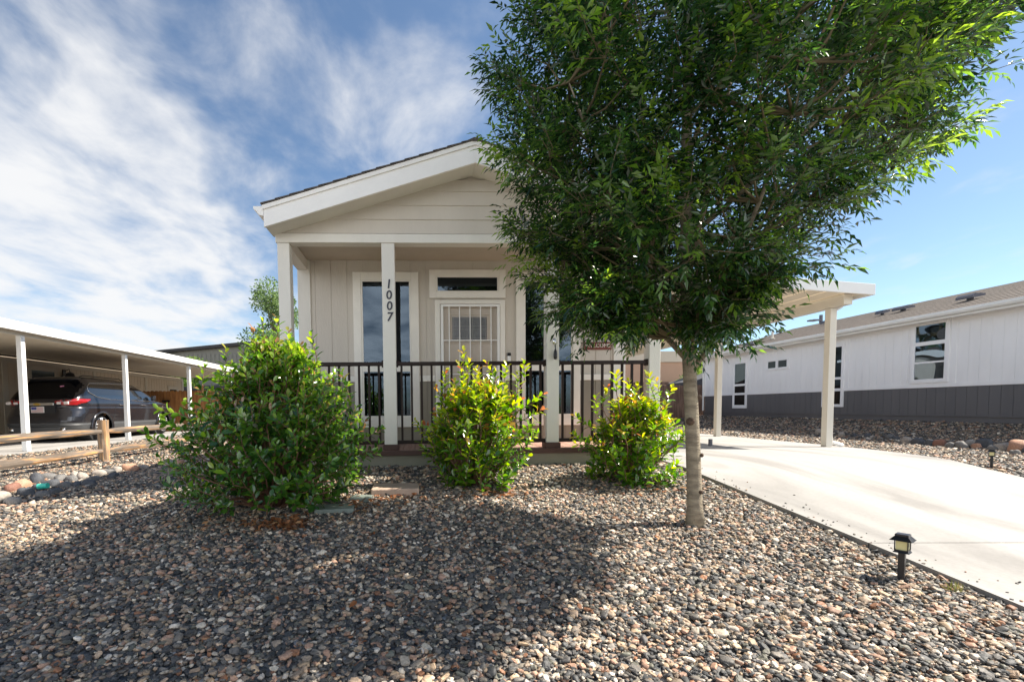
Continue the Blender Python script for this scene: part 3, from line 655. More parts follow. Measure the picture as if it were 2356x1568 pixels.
# ------------------------------------------------------------------ left neighbour: home, carport
LX = -11.4
LH = empty('beige_house', (LX, 13, .4), 'long beige manufactured home behind the parked car at left', 'house')
LO = dict(O=(LX, 0, 0), U=(0, 1, 0), W=(-1, 0, 0))
mbw = MB((LX, 0, 0), (0, 1, 0), (0, 0, 1), (-1, 0, 0)); board_wall(mbw, 6.0, 23.5, .48, 2.64); mbw.build('wall', M['lh'], LH)
tr = MB((LX, 0, 0), (0, 1, 0), (0, 0, 1), (-1, 0, 0)); tr.box(6, 23.55, -.022, 0, 2.643, 2.78)
for q in (13.5, 17.15, 20.3, 23.4): tr.box(q, q+.16, -.022, 0, .5, 2.642)
tr.box(6, 13.48, -.02, 0, 1.55, 1.63); tr.build('trim_board', M['lh_trim'], LH)
bx_ = MB(); bx_.box(LX-7, LX-.052, 6.0, 23.5, .35, 2.80); bx_.prism([(LX-7.2, 2.802), (LX-.06, 2.802), (LX-3.6, 3.6)], 6, 23.5); bx_.build('end_wall', M['lh'], LH)
rfm = MB(); rfm.hexa([(LX-.02, 5.8, 2.88), (LX-3.6, 5.8, 3.63), (LX-3.6, 23.6, 3.63), (LX-.02, 23.6, 2.88), (LX-.02, 5.8, 2.91), (LX-3.6, 5.8, 3.66), (LX-3.6, 23.6, 3.66), (LX-.02, 23.6, 2.91)]); rfm.build('roof', M['shingle'], LH)
window(LH, u0=14.35, u1=15.5, v0=1.3, v1=2.62, trim=.11, sashes=[(1.45, 2.49)], tmat='lh_trim', blind='blind_w', **LO)
d = MB((LX, 0, 0), (0, 1, 0), (0, 0, 1), (-1, 0, 0)); d.box(16.0, 16.1, -.03, 0, .5, 2.5); d.box(16.95, 17.05, -.03, 0, .5, 2.5); d.box(16.1, 16.95, -.03, 0, 2.4, 2.5); d.box(16.1, 16.95, -.012, 0, .5, 2.4)
do_ = d.build('door', M['lh_trim'], LH); gl = MB((LX, 0, 0), (0, 1, 0), (0, 0, 1), (-1, 0, 0)); gl.box(16.6, 16.88, -.018, -.0125, 1.4, 2.28); gl.build('door_window', M['glass_b'], do_)
window(LH, u0=22.1, u1=23.0, v0=1.5, v1=2.38, trim=.13, sashes=[(1.66, 2.22)], tmat='lh_trim', blind='blind_w', **LO)
for (yy_, zz_) in ((15.78, 2.50),):
    l = MB(); l.box(LX+.0, LX+.03, yy_-.06, yy_+.06, zz_-.1, zz_+.1); l.tube([(LX+.03, yy_, zz_+.05), (LX+.18, yy_, zz_+.12), (LX+.2, yy_, zz_+.02)], .012, 6); l.tube([(LX+.2, yy_, zz_+.03), (LX+.2, yy_, zz_-.02), (LX+.2, yy_, zz_-.14), (LX+.2, yy_, zz_-.17)], [.02, .11, .14, .05], 12)
    l.build('wall_lantern', M['black'], LH)
LC = empty('long_carport', (-7.4, 9, .4), 'white metal carport sheltering the dark car, attached to the beige home', 'carport')
rf = MB(); n = 13; ly0, ly1 = 4.6, 23.6
def lz(x): return 2.81+(-7.3-x)*.008
for i in range(n):
    a = -7.3-(4.05)*i/n; b = -7.3-4.05*(i+1)/n
    rf.hexa([(a, ly0, lz(a)), (b+.02, ly0, lz(b)), (b+.02, ly1, lz(b)), (a, ly1, lz(a)), (a, ly0, lz(a)+.015), (b+.02, ly0, lz(b)+.015), (b+.02, ly1, lz(b)+.015), (a, ly1, lz(a)+.015)])
    rf.box(b, b+.02, ly0, ly1, lz(b), lz(b)+.07)
rf.build('roof', M['pan'], LC)
fa = MB(); fa.box(-7.299, -7.255, ly0, ly1, 2.74, 2.905); fa.box(-7.33, -7.2995, ly0, ly1, 2.74, 2.76); fa.build('side_fascia', M['white'], LC, bevel=.004)
be = MB(); be.box(-7.52, -7.42, ly0, ly1-.2, 2.685, 2.795); be.build('beam', M['cream'], LC)
for y in (9.22, 12.38, 15.75, 19.2):
    p = MB(); p.box(-7.50, -7.405, y, y+.095, .508, 2.684); p.build('post', M['white'], LC, bevel=.004)

# cedar fence behind the car, and the weathered fence at right
def board_fence(name, label, xa, xb, y, z0, z1, mat, pw=.14, seed=1, dips=.0, cap=None):
    r_ = random.Random(seed); o = empty(name, ((xa+xb)/2, y, z0), label, 'fence')
    m = MB(); u = xa
    while u < xb:
        h = z1+r_.uniform(-.012, .012); b = min(u+pw-.006, xb); yy = y+r_.uniform(-.004, .004)
        m.prism([(u, z0), (b, z0), (b, h-.03), (b-.03, h), (u+.03, h), (u, h-.03)], yy, yy+.018); u += pw
    m.build('boards', M[mat], o)
    q = MB()
    for z in (z0+.3, z1-.3): q.box(xa, xb, y+.03, y+.07, z-.045, z+.045)
    q.build('stringer', M[mat], o)
    if cap: 
        c = MB(); c.box(xa, cap, y-.03, y+.05, z1+.02, z1+.14); c.build('cap_board', M[mat], o)
    return o
f = board_fence('wooden_fence', 'orange cedar board fence across the far end of the beige home', LX+.05, -1.6, 17.3, .5, 1.95, 'cedar', seed=3)
hd = MB(); hd.box(-9.1, -8.85, 17.22, 17.299, 1.55, 1.62); hd.build('latch', M['black'], f)
board_fence('wooden_fence', 'weathered brown board fence beyond the driveway beside the white house', 2.9, RX+.2, 19.42, .6, 2.08, 'oldwood', seed=5, cap=10.6)

# split-rail fence
SF = empty('split_rail_fence', (-5.0, 7.7, .38), 'rustic split-rail fence of grey and orange weathered wood', 'fence')
def rough_bar(name, p0, p1, w_, h_, mat, seed, parent, n=22, taper=.5):
    r_ = random.Random(seed); p0 = Vector(p0); p1 = Vector(p1); d = (p1-p0).normalized(); ref = Vector((0, 0, 1)) if abs(d.z) < .8 else Vector((1, 0, 0))
    a = d.cross(ref).normalized(); b = a.cross(d).normalized(); m = MB(); vs = []; K = 10
    for i in range(n+1):
        t = i/n; e = min(t, 1-t)*n; sc_ = taper+(1-taper)*min(1, e/2.5) if abs(d.z) < .8 else 1
        c = p0.lerp(p1, t)+Vector((noise.noise(Vector((t*3, seed, 0)))*.015, 0, noise.noise(Vector((t*3, seed, 5)))*.018)) * (1 if abs(d.z) < .8 else .2)
        for k in range(K):
            th = 2*math.pi*k/K+.3; cx, cz = math.cos(th), math.sin(th)
            q = 1/max(abs(cx), abs(cz)); q = 1+(q-1)*.75
            nz = 1+.16*noise.noise(Vector((cx*1.5, cz*1.5, t*9+seed)))+.05*r_.uniform(-1, 1)
            vs.append(tuple(c+(a*cx*w_*.5+b*cz*h_*.5)*q*nz*sc_))
    fs = [(i*K+k, i*K+(k+1) % K, (i+1)*K+(k+1) % K, (i+1)*K+k) for i in range(n) for k in range(K)]+[tuple(range(K))[::-1], tuple(range(n*K, n*K+K))]
    m.add(vs, fs); return m.build(name, M[mat], parent)
FP = [3.4, 7.7, 12.0]
for k, y in enumerate(FP): rough_bar('post', (-5.0, y, .15), (-5.0, y, 1.11), .135, .135, 'post_wood', 3+k, SF, 10)
for k in range(2):
    a, b = FP[k], FP[k+1]
    rough_bar('rail', (-4.99, a-.06, .93), (-5.0, b+.05, .93), .08, .098, 'rail_wood', 21+k, SF)
    rough_bar('rail', (-4.98, a-.06, .62), (-5.0, b+.05, .62), .085, .105, 'rail_wood', 31+k, SF)

# ------------------------------------------------------------------ buildings far behind
B = empty('metal_building', (-14, 34, .4), 'large grey-brown building with a dark roof edge beyond the left carport', 'building')
bw = MB((0, 34, 0), (1, 0, 0), (0, 0, 1), (0, 1, 0)); 
bw.prism([(-19.5, .3), (-4, .3), (-4, 5.35), (-11.2, 5.80), (-11.9, 5.8), (-18.2, 5.22), (-19.5, 5.22)], .03, 12); u = -19.5
while u < -4: bw.box(u, u+.2, 0, .031, .3, 5.2); u += .3
bw.build('wall', M['bg_grey'], B)
re_ = MB((0, 34, 0), (1, 0, 0), (0, 0, 1), (0, 1, 0)); re_.prism([(-18.6, 5.18), (-11.9, 5.79), (-11.2, 5.79), (-4, 5.3), (-4, 5.5), (-11.2, 6.0), (-11.9, 6.0), (-18.6, 5.38)], -.3, 12.2)
re_.build('roof', M['bg_roof'], B)
B2 = empty('low_building', (-24, 33, .4), 'far building whose dark sloping roof shows just above the left carport', 'building')
bw = MB((0, 32, 0), (1, 0, 0), (0, 0, 1), (0, 1, 0)); bw.prism([(-30, .3), (-17.9, .3), (-17.9, 5.0), (-20, 5.35), (-30, 5.2)], .3, 6); bw.build('wall', M['bg_grey'], B2)
re_ = MB((0, 32, 0), (1, 0, 0), (0, 0, 1), (0, 1, 0)); re_.prism([(-30, 5.2), (-20, 5.4), (-17, 4.95), (-17, 5.1), (-20, 5.58), (-30, 5.4)], 0, 6.2); re_.build('roof', M['bg_roof'], B2)
B3 = empty('grey_shed', (-10.5, 27, .4), 'grey house end with a low grey roof seen over the cedar fence', 'building')
bw = MB(); bw.box(-12.2, -7.5, 27, 31, .3, 2.9); bw.build('wall', M['bg_grey'], B3); bw = MB(); bw.prism([(-16.5, 2.15), (-7.2, 2.5), (-7.2, 2.75), (-16.5, 2.32)], 25.8, 26.9); bw.build('roof', M['shed'], B3)
TB = empty('stucco_building', (15, 30, .8), 'tan stucco building with a cream parapet behind the right carport', 'building')
bw = MB(); bw.box(6, 24, 28, 38, .4, 3.84); bw.build('wall', M['stucco'], TB); bw = MB(); bw.box(5.9, 24.1, 27.9, 38.1, 3.842, 4.49); bw.build('parapet', M['stucco_trim'], TB)
bw = MB(); bw.box(15.55, 15.75, 27.95, 27.998, 2.3, 2.55); bw.build('wall_box', M['white'], TB)
SH = empty('small_shed', (13.6, 22.5, .8), 'dark shingled shed roof peeking over the brown fence', 'shed')
bw = MB(); bw.box(13.6, 15.5, 22, 24, .5, 2.2); bw.build('wall', M['bg_grey'], SH); bw = MB(); bw.prism([(13.1, 2.15), (15.8, 2.15), (15.8, 2.5), (14.6, 2.85), (13.1, 2.35)], 21.8, 24.2); bw.build('roof', M['shed'], SH)
SLp = empty('street_lamp', (34.6, 40, .8), 'brown street lamp with a single arm rising behind the white house roof', 'street lamp')
q = MB(); q.tube([(35.4, 40, .5), (35.4, 40, 8.95)], [.16, .13], 8); q.build('pole', M['pipe'], SLp); q = MB(); q.box(34.7, 35.4, 39.9, 40.1, 8.45, 8.58); q.box(34.3, 34.9, 39.8, 40.2, 8.40, 8.52); q.build('lamp_head', M['pipe'], SLp)

# ------------------------------------------------------------------ foliage
def unit(v): return v/np.maximum(np.linalg.norm(v, axis=-1, keepdims=True), 1e-9)
def leaf_arrays(P, D, Nn, L, W_, tone, shape='lance', fold=.25, droop=.12):
    """P base, D direction, Nn blade normal; returns verts, faces, tones"""
    D = unit(D); S = unit(np.cross(D, Nn)); Nn = np.cross(S, D); n = len(P); L = L[:, None]; W_ = W_[:, None]
    if shape == 'lance':
        V = np.stack([P, P+D*L*.42-S*W_*.5+Nn*W_*fold, P+D*L*.45-Nn*W_*.04, P+D*L*.42+S*W_*.5+Nn*W_*fold, P+D*L-Nn*L*droop], 1)
        b = (np.arange(n)*5)[:, None]; fc = [np.concatenate([b+np.array([[0, 2, 4, 1]]), b+np.array([[0, 3, 4, 2]])])]
        return V.reshape(-1, 3), fc, np.repeat(tone, 5, 0)
    V = np.stack([P, P+D*L*.36-S*W_*.42+Nn*W_*fold*.8, P+D*L*.74-S*W_*.46+Nn*W_*fold-Nn*L*droop*.4, P+D*L*.6-Nn*L*droop*.3, P+D*L-Nn*L*droop, P+D*L*.36+S*W_*.42+Nn*W_*fold*.8, P+D*L*.74+S*W_*.46+Nn*W_*fold-Nn*L*droop*.4], 1)
    b = (np.arange(n)*7)[:, None]
    fc = [np.concatenate([b+np.array([[0, 3, 2, 1]]), b+np.array([[0, 5, 6, 3]])]), np.concatenate([b+np.array([[3, 4, 2]]), b+np.array([[3, 6, 4]])])]
    return V.reshape(-1, 3), fc, np.repeat(tone, 7, 0)
def join_leaves(parts):
    V = []; F4 = []; F3 = []; T = []; off = 0
    for v, fc, t in parts:
        V.append(v); T.append(t)
        for f in fc: (F4 if f.shape[1] == 4 else F3).append(f+off)
        off += len(v)
    fs = [np.concatenate(F4)]+([np.concatenate(F3)] if F3 else [])
    return np.concatenate(V), fs, np.concatenate(T)
def tone_mix(n, cols, wts, jit=.18):
    c = np.array(cols)[RNG.choice(len(cols), n, p=np.array(wts)/sum(wts))]
    return c*(1+RNG.uniform(-jit, jit, (n, 1)))

def shrub(label, cx, cy, prof, depth, nshoot, seed, tones, tiptones, leafL=.062, redness=.8, tipfrac=.3, top=None, outl=()):
    """multi-stemmed evergreen shrub; prof: (height, x left, x right) outline; tops: extra tall shoots"""
    rng = np.random.default_rng(seed); z0 = gz(cx, cy)
    root = empty('shrub', (cx, cy, z0), label, 'shrub', 'shrubs in front of the porch railing')
    hs = [p[0] for p in prof]; xl = [p[1] for p in prof]; xr = [p[2] for p in prof]; H_ = hs[-1]
    shoots = []
    # ends of shoots scattered through the whole body, denser near the surface
    while len(shoots) < nshoot:
        h = rng.uniform(.06, 1)**.85*H_; a = np.interp(h, hs, xl); b = np.interp(h, hs, xr)
        th = rng.uniform(0, 2*math.pi); r = math.sqrt(rng.uniform(.12, 1)); rr = (b-a)/2; dd = depth*min(1, rr/((max(xr)-min(xl))/2)+.1)
        lump = 1+.13*noise.noise(Vector((math.cos(th)*2+seed, math.sin(th)*2, h*3)))
        e = np.array([(a+b)/2+math.cos(th)*rr*r*lump, cy+math.sin(th)*dd*r*lump, z0+h])
        out = np.array([math.cos(th)*rr, math.sin(th)*dd, .35+.7*h/H_]); shoots.append((e, out))
    for (sx, sh) in (top or []): shoots.append((np.array([sx, cy+rng.uniform(-.1, .05), z0+sh]), np.array([.0, 0, 2.])))
    for (sx, sh, ox) in outl: shoots.append((np.array([sx, cy+rng.uniform(-.15, .1), z0+sh]), np.array([ox, -.1, .6])))
    st = MB(); parts = []
    P_, D_, N_, L_, T_ = [], [], [], [], []
    for i, (e, out) in enumerate(shoots):
        out = out/np.linalg.norm(out)+rng.normal(0, .22, 3); out /= np.linalg.norm(out)
        tall = i >= nshoot
        ln = rng.uniform(.15, .27)*(1.2 if tall else 1)
        base = e-out*ln
        if i % 4 == 0 or tall:
            mid = np.array([cx+(e[0]-cx)*.45, cy+(e[1]-cy)*.45, z0+(e[2]-z0)*.45]); st.tube([(cx+rng.uniform(-.05, .05), cy+rng.uniform(-.05, .05), z0-.03), tuple(mid), tuple(base)], [.009, .006, .004], 5)
        st.tube([tuple(base), tuple(base+out*ln*.5+rng.normal(0, .006, 3)), tuple(e)], [.004, .003, .0015], 4, cap=False)
        nl = int(ln/.0165); ph = rng.uniform(0, 6)
        a = np.cross(out, [0, 0, 1.]); a /= np.linalg.norm(a)+1e-9; b = np.cross(out, a)
        for k in range(nl):
            t = (k+.5)/nl; ang = ph+k*2.4; s = a*math.cos(ang)+b*math.sin(ang)
            up = .45+.8*t**2
            dv = s+out*up+rng.normal(0, .12, 3)
            P_.append(base+out*ln*t); D_.append(dv); N_.append(out+s*-.2+rng.normal(0, .25, 3)+np.array([0, 0, .35])); L_.append(leafL*rng.uniform(.65, 1.2)*(1-.35*t**4))
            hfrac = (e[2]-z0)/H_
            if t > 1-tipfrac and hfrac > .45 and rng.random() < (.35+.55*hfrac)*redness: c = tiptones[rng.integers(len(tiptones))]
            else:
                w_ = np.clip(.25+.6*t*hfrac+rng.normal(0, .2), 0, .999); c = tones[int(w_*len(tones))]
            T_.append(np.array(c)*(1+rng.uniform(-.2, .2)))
    P_, D_, N_, L_, T_ = map(np.array, (P_, D_, N_, L_, T_))
    v, fc, t = leaf_arrays(P_, D_, N_, L_, L_*rng.uniform(.42, .54, len(L_)), T_, 'obov', .13, .1)
    o = link_mesh('foliage', np_mesh('foliage', v, fc, t), M['bleaf'], root)
    st.build('stems', M['stem'], root, True); return root
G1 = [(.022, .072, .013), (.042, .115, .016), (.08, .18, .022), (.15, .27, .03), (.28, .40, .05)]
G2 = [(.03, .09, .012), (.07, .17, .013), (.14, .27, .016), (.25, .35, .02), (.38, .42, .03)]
TP1 = [(.16, .22, .035), (.22, .22, .05), (.24, .13, .05), (.30, .17, .08)]
TP2 = [(.36, .40, .03), (.38, .36, .04), (.42, .26, .05), (.40, .15, .06)]
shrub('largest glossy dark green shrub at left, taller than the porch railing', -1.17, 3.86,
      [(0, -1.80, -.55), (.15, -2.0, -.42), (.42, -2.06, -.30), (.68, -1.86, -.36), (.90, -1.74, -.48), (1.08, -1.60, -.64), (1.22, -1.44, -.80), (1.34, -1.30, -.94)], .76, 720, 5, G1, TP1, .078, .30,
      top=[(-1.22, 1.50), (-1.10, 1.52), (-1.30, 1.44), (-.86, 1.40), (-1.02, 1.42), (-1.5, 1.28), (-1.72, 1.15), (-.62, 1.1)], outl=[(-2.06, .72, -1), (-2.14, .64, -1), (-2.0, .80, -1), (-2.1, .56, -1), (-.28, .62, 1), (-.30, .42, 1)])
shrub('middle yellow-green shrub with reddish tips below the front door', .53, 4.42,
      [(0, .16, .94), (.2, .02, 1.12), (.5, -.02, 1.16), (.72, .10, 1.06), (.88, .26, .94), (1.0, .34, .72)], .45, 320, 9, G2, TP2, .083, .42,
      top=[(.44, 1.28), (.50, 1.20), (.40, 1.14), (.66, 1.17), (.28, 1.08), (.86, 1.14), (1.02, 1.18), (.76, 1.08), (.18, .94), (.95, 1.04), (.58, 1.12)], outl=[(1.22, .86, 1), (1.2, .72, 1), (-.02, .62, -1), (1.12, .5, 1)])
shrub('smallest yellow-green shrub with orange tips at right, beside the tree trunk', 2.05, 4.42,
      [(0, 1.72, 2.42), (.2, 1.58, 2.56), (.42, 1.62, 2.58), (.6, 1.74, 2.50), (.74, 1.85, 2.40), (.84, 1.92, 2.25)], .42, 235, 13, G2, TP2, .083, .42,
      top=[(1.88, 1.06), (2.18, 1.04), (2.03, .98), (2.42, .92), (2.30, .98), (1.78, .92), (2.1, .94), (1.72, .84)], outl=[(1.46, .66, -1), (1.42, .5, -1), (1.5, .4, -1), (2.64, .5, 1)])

# the street tree: a vase of ascending limbs with compound leaves
def ash_tree():
    rng = np.random.default_rng(21); tx, ty = 1.99, 3.25; z0 = gz(tx, ty)
    root = empty('tree', (tx, ty, z0), 'young green ash tree with a smooth grey trunk in the front gravel', 'tree')
    tr = MB(); pts = []; rad = []
    for k in range(24):
        h = k/23*4.4; lean = -.055*min(h, 1.4)-.03*max(0, h-1.4)+.015*math.sin(h*2.1); pts.append((tx+lean, ty+.02*math.sin(h*1.7), z0-.05+h)); rad.append(.051*(1-.135*h)**1. if h > .08 else .062+.012*(h < .01))
    tr.tube(pts, [max(r_, .012) for r_ in rad], 20)
    def trunk_at(h): i = min(22, int(h/4.4*23)); f_ = h/4.4*23-i; return Vector(pts[i]).lerp(Vector(pts[i+1]), f_)
    lead = [trunk_at(q) for q in (.5, 1., 2., 3., 4.)]
    # crown outline: height above ground -> left x, right x, front/back radius (world)
    hh = [1.36, 1.52, 1.72, 1.95, 2.3, 2.6, 3.1, 3.6, 4.2, 4.8, 5.2]
    xl = [1.46, 1.16, .92, .76, .66, .62, .66, .76, .95, 1.25, 1.6]
    xr = [2.0, 2.1, 2.28, 2.5, 2.82, 3.2, 3.68, 3.95, 3.75, 3.2, 2.5]
    ry = [.35, .55, .75, .90, 1.02, 1.10, 1.12, 1.05, .95, .7, .4]
    limbs = []
    for k in range(26):
        h = 1.15+(k/26)**1.1*2.6; th = k*2.4+rng.uniform(-.3, .3)
        p = np.array(trunk_at(h)); topn = min(5.0, h+rng.uniform(1.1, 1.9)); 
        a, b, c = np.interp(topn, hh, xl), np.interp(topn, hh, xr), np.interp(topn, hh, ry)
        rr = rng.uniform(.55, .95); e = np.array([(a+b)/2+math.cos(th)*(b-a)/2*rr, ty+math.sin(th)*c*rr, z0+topn])
        mid = p*.5+e*.5+np.array([math.cos(th)*.12, math.sin(th)*.1, -.1])
        L = [p*(1-t)**2+mid*2*t*(1-t)+e*t*t for t in np.linspace(0, 1, 9)]; r0 = .026*(1-.13*h)
        tr.tube([tuple(q) for q in L], list(np.linspace(r0, .004, 9)), 7); limbs += L
    for h in np.linspace(1.3, 4.3, 16): limbs.append(np.array(trunk_at(h)))
    limbs = np.array(limbs)
    to = tr.build('trunk', M['bark'], root, True)
    for (h, th) in ((.97, -.5), (.80, -2.3), (.56, -.75), (.3, -1.2)):
        c = trunk_at(h); q = c+Vector((math.cos(th), math.sin(th), 0))*.054; kn = MB(); s = .015 if h != .8 else .028
        kn.tube([tuple(c), tuple(q+Vector((math.cos(th), math.sin(th), 0))*.006), tuple(q+Vector((math.cos(th), math.sin(th), 0))*.012)], [s, s, s*.5], 9); kn.build('knot', M['knot'], to, True)
    # cluster centres
    cen = []
    while len(cen) < 520:
        h = rng.uniform(1.38, 5.15); a, b, c = np.interp(h, hh, xl), np.interp(h, hh, xr), np.interp(h, hh, ry)
        th = rng.uniform(0, 2*math.pi); r = rng.uniform(0.05, 1)**.42
        lump = 1+.10*noise.noise(Vector((math.cos(th)*1.6, math.sin(th)*1.6, h*1.8)))
        x = (a+b)/2+math.cos(th)*(b-a)/2*r*lump; y = ty-.10+math.sin(th)*c*r*lump*((.66 if h < 3.2 else .42) if math.sin(th) > 0 else 1.05)
        if noise.noise(Vector((x*1.7, y*1.7, h*1.7+9))) < -.36 and r < .9: continue
        if h > 4.0 and rng.random() < .25: continue
        if x > 3.2 and rng.random() < .35: continue
        cen.append(np.array([x, y, z0+h, r, th]))
    tw = MB(); P_, D_, N_, L_, T_, Wd = [], [], [], [], [], []
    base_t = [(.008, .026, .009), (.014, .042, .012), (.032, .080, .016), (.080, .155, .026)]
    young = [(.10, .19, .025), (.16, .26, .035)]
    for ci, c in enumerate(cen):
        p = c[:3]; d2 = ((limbs-p)**2).sum(1)+np.where(limbs[:, 2] > p[2]-.05, .6, 0); q = limbs[d2.argmin()]
        mid = p*.5+q*.5+np.array([0, 0, -.04]); tw.tube([tuple(q), tuple(mid), tuple(p)], [.008, .006, .004], 5, cap=False)
        outv = np.array([math.cos(c[4])*1.1, math.sin(c[4])*1.0, .95]); outv /= np.linalg.norm(outv)
        low = p[2]-z0 < 1.75
        ns = 5
        for s in range(ns):
            fresh = rng.random() < .07 and c[3] > .6 and not low
            d = outv*(.8+.5*c[3])+rng.normal(0, .5, 3); 
            if low: d[2] -= .6; d[0] -= .15
            d /= np.linalg.norm(d)
            ln = rng.uniform(.16, .30)*(1.35 if fresh else 1); st_ = p+rng.normal(0, .06, 3)
            tw.tube([tuple(p), tuple(st_+d*ln*.4), tuple(st_+d*ln)], [.0035, .0025, .0012], 4, cap=False)
            nn_ = int(ln/.042); a = np.cross(d, [0, 0, 1.]); a /= np.linalg.norm(a)+1e-9; b = np.cross(d, a)
            for k in range(nn_+1):
                t = (k+.6)/(nn_+.6); node = st_+d*ln*t; ang = (k % 2)*math.pi/2+rng.uniform(-.3, .3)
                for sgn in ((-1, 1) if k < nn_ else (0,)):
                    s_ = (a*math.cos(ang)+b*math.sin(ang))*sgn
                    rd = s_*1.0+d*(.55+.5*t)+np.array([0, 0, -.28])+rng.normal(0, .14, 3); rd /= np.linalg.norm(rd)
                    rl_ = rng.uniform(.07, .115)*(1.1 if fresh else 1); side = np.cross(rd, [0, 0, 1.]); side /= np.linalg.norm(side)+1e-9
                    nb = np.cross(side, rd)+rng.normal(0, .25, 3)
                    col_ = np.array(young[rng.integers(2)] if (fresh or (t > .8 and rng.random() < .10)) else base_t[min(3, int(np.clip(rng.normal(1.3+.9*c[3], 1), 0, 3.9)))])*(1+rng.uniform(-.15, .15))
                    for (tt, sd_) in ((.38, -1), (.38, 1), (.68, -1), (.68, 1), (1., 0)):
                        dv = rd*(.75 if sd_ else 1)+side*sd_*.75+np.array([0, 0, -.18])+rng.normal(0, .10, 3)
                        P_.append(node+rd*rl_*tt); D_.append(dv); N_.append(nb+rng.normal(0, .2, 3)); L_.append(rng.uniform(.040, .064)*(1.15 if sd_ == 0 else 1)*(1.12 if fresh else 1)); T_.append(col_)
    P_, D_, N_, L_, T_ = map(np.array, (P_, D_, N_, L_, T_)); print('tree leaflets', len(P_))
    v, fc, t = leaf_arrays(P_, D_, N_, L_, L_*rng.uniform(.27, .36, len(L_)), T_, 'lance', .2, .12)
    link_mesh('crown', np_mesh('crown', v, fc, t), M['leaf'], root)
    tw.build('twigs', M['twig'], root, True)
ash_tree()

def far_tree(name, label, cat, cx, cy, z0, zt, rx, tones, seed, n=5200, leaf=.16, lumps=12, airy=.0):
    rng = np.random.default_rng(seed); root = empty(name, (cx, cy, z0), label, cat)
    t = MB(); cz = (z0+zt)/2; 
    t.tube([(cx, cy, z0-.2), (cx+.05, cy, z0+(zt-z0)*.4), (cx, cy, z0+(zt-z0)*.8)], [.02*(zt-z0), .014*(zt-z0), .004*(zt-z0)], 7)
    C_ = []; 
    for k in range(lumps):
        h = rng.uniform(.28 if zt-z0 > 3 else .2, .95); r = rx*math.sin(math.pi*min(.95, h*.8+.12)); th = rng.uniform(0, 6.28); q = rng.uniform(.2, .85)
        c = np.array([cx+math.cos(th)*r*q, cy+math.sin(th)*r*q, z0+(zt-z0)*h]); C_.append((c, rx*rng.uniform(.28, .48)))
        t.tube([(cx, cy, z0+(zt-z0)*h*.5), tuple(c)], [.006*(zt-z0), .002*(zt-z0)], 5)
    t.build('trunk', M['twig'], root)
    k = rng.integers(0, lumps, n); c = np.array([C_[i][0] for i in k]); rr = np.array([C_[i][1] for i in k])
    d = unit(rng.normal(0, 1, (n, 3))); P_ = c+d*(rr*rng.uniform(.2, 1, n)**.5)[:, None]*np.array([1, 1, .8])
    v, fc, tt = leaf_arrays(P_, d+rng.normal(0, .6, (n, 3)), rng.normal(0, 1, (n, 3))+np.array([0, 0, .8]), rng.uniform(.6, 1.2, n)*leaf, rng.uniform(.35, .6, n)*leaf, tone_mix(n, tones, [1]*len(tones)))
    link_mesh('crown', np_mesh('crown', v, fc, tt), M['bgleaf'], root)
OL = [(.10, .16, .06), (.14, .21, .08), (.07, .12, .05)]
far_tree('tree', 'airy olive green tree rising behind the left corner of the porch', 'tree', -8.0, 28, .5, 8.6, 2.0, OL, 3, 8500, .18, 20)
LG = [(.16, .25, .05), (.20, .30, .06), (.10, .18, .04)]
far_tree('tree', 'bright green tree crown above the orange cedar fence', 'tree', -12.9, 28, .4, 4.0, 1.7, LG, 4, 6000, .15, 12)
far_tree('bush', 'bright yellow-green bush above the brown fence near the white house', 'bush', 14.6, 24, .8, 3.45, 1.0, LG, 6, 4500, .11, 9)
far_tree('bush', 'low olive bush topping the brown fence next to the tree trunk', 'bush', 15.7, 27, .8, 2.85, 1.0, OL, 7, 3500, .11, 9)

# ------------------------------------------------------------------ gravel (nobody could count it)
def sphere_grid(n):
    """cube sphere: n x n quads per face"""
    vid = {}; V = []; Fq = []
    def vert(p):
        k = tuple(np.round(p, 5))
        if k not in vid: vid[k] = len(V); V.append(np.array(p)/np.linalg.norm(p))
        return vid[k]
    for ax in range(3):
        for sg in (-1, 1):
            for i in range(n):
                for j in range(n):
                    q = []
                    for (a, b) in ((i, j), (i+1, j), (i+1, j+1), (i, j+1)):
                        u_, v_ = -1+2*a/n, -1+2*b/n; p = [0, 0, 0]; p[ax] = sg; p[(ax+1) % 3] = u_; p[(ax+2) % 3] = v_; q.append(vert(p))
                    Fq.append(q if sg > 0 else q[::-1])
    return np.array(V), np.array(Fq)
S2 = sphere_grid(2); S3 = sphere_grid(3); S1 = sphere_grid(1)
STN = np.array([(.062, .067, .072), (.10, .10, .103), (.15, .145, .14), (.23, .215, .195), (.17, .175, .15), (.48, .37, .26), (.48, .31, .23), (.66, .60, .51), (.30, .15, .085), (.66, .62, .57), (.34, .28, .225), (.50, .38, .28)])
STW = np.array([.18, .13, .10, .10, .07, .10, .085, .085, .03, .03, .07, .06])
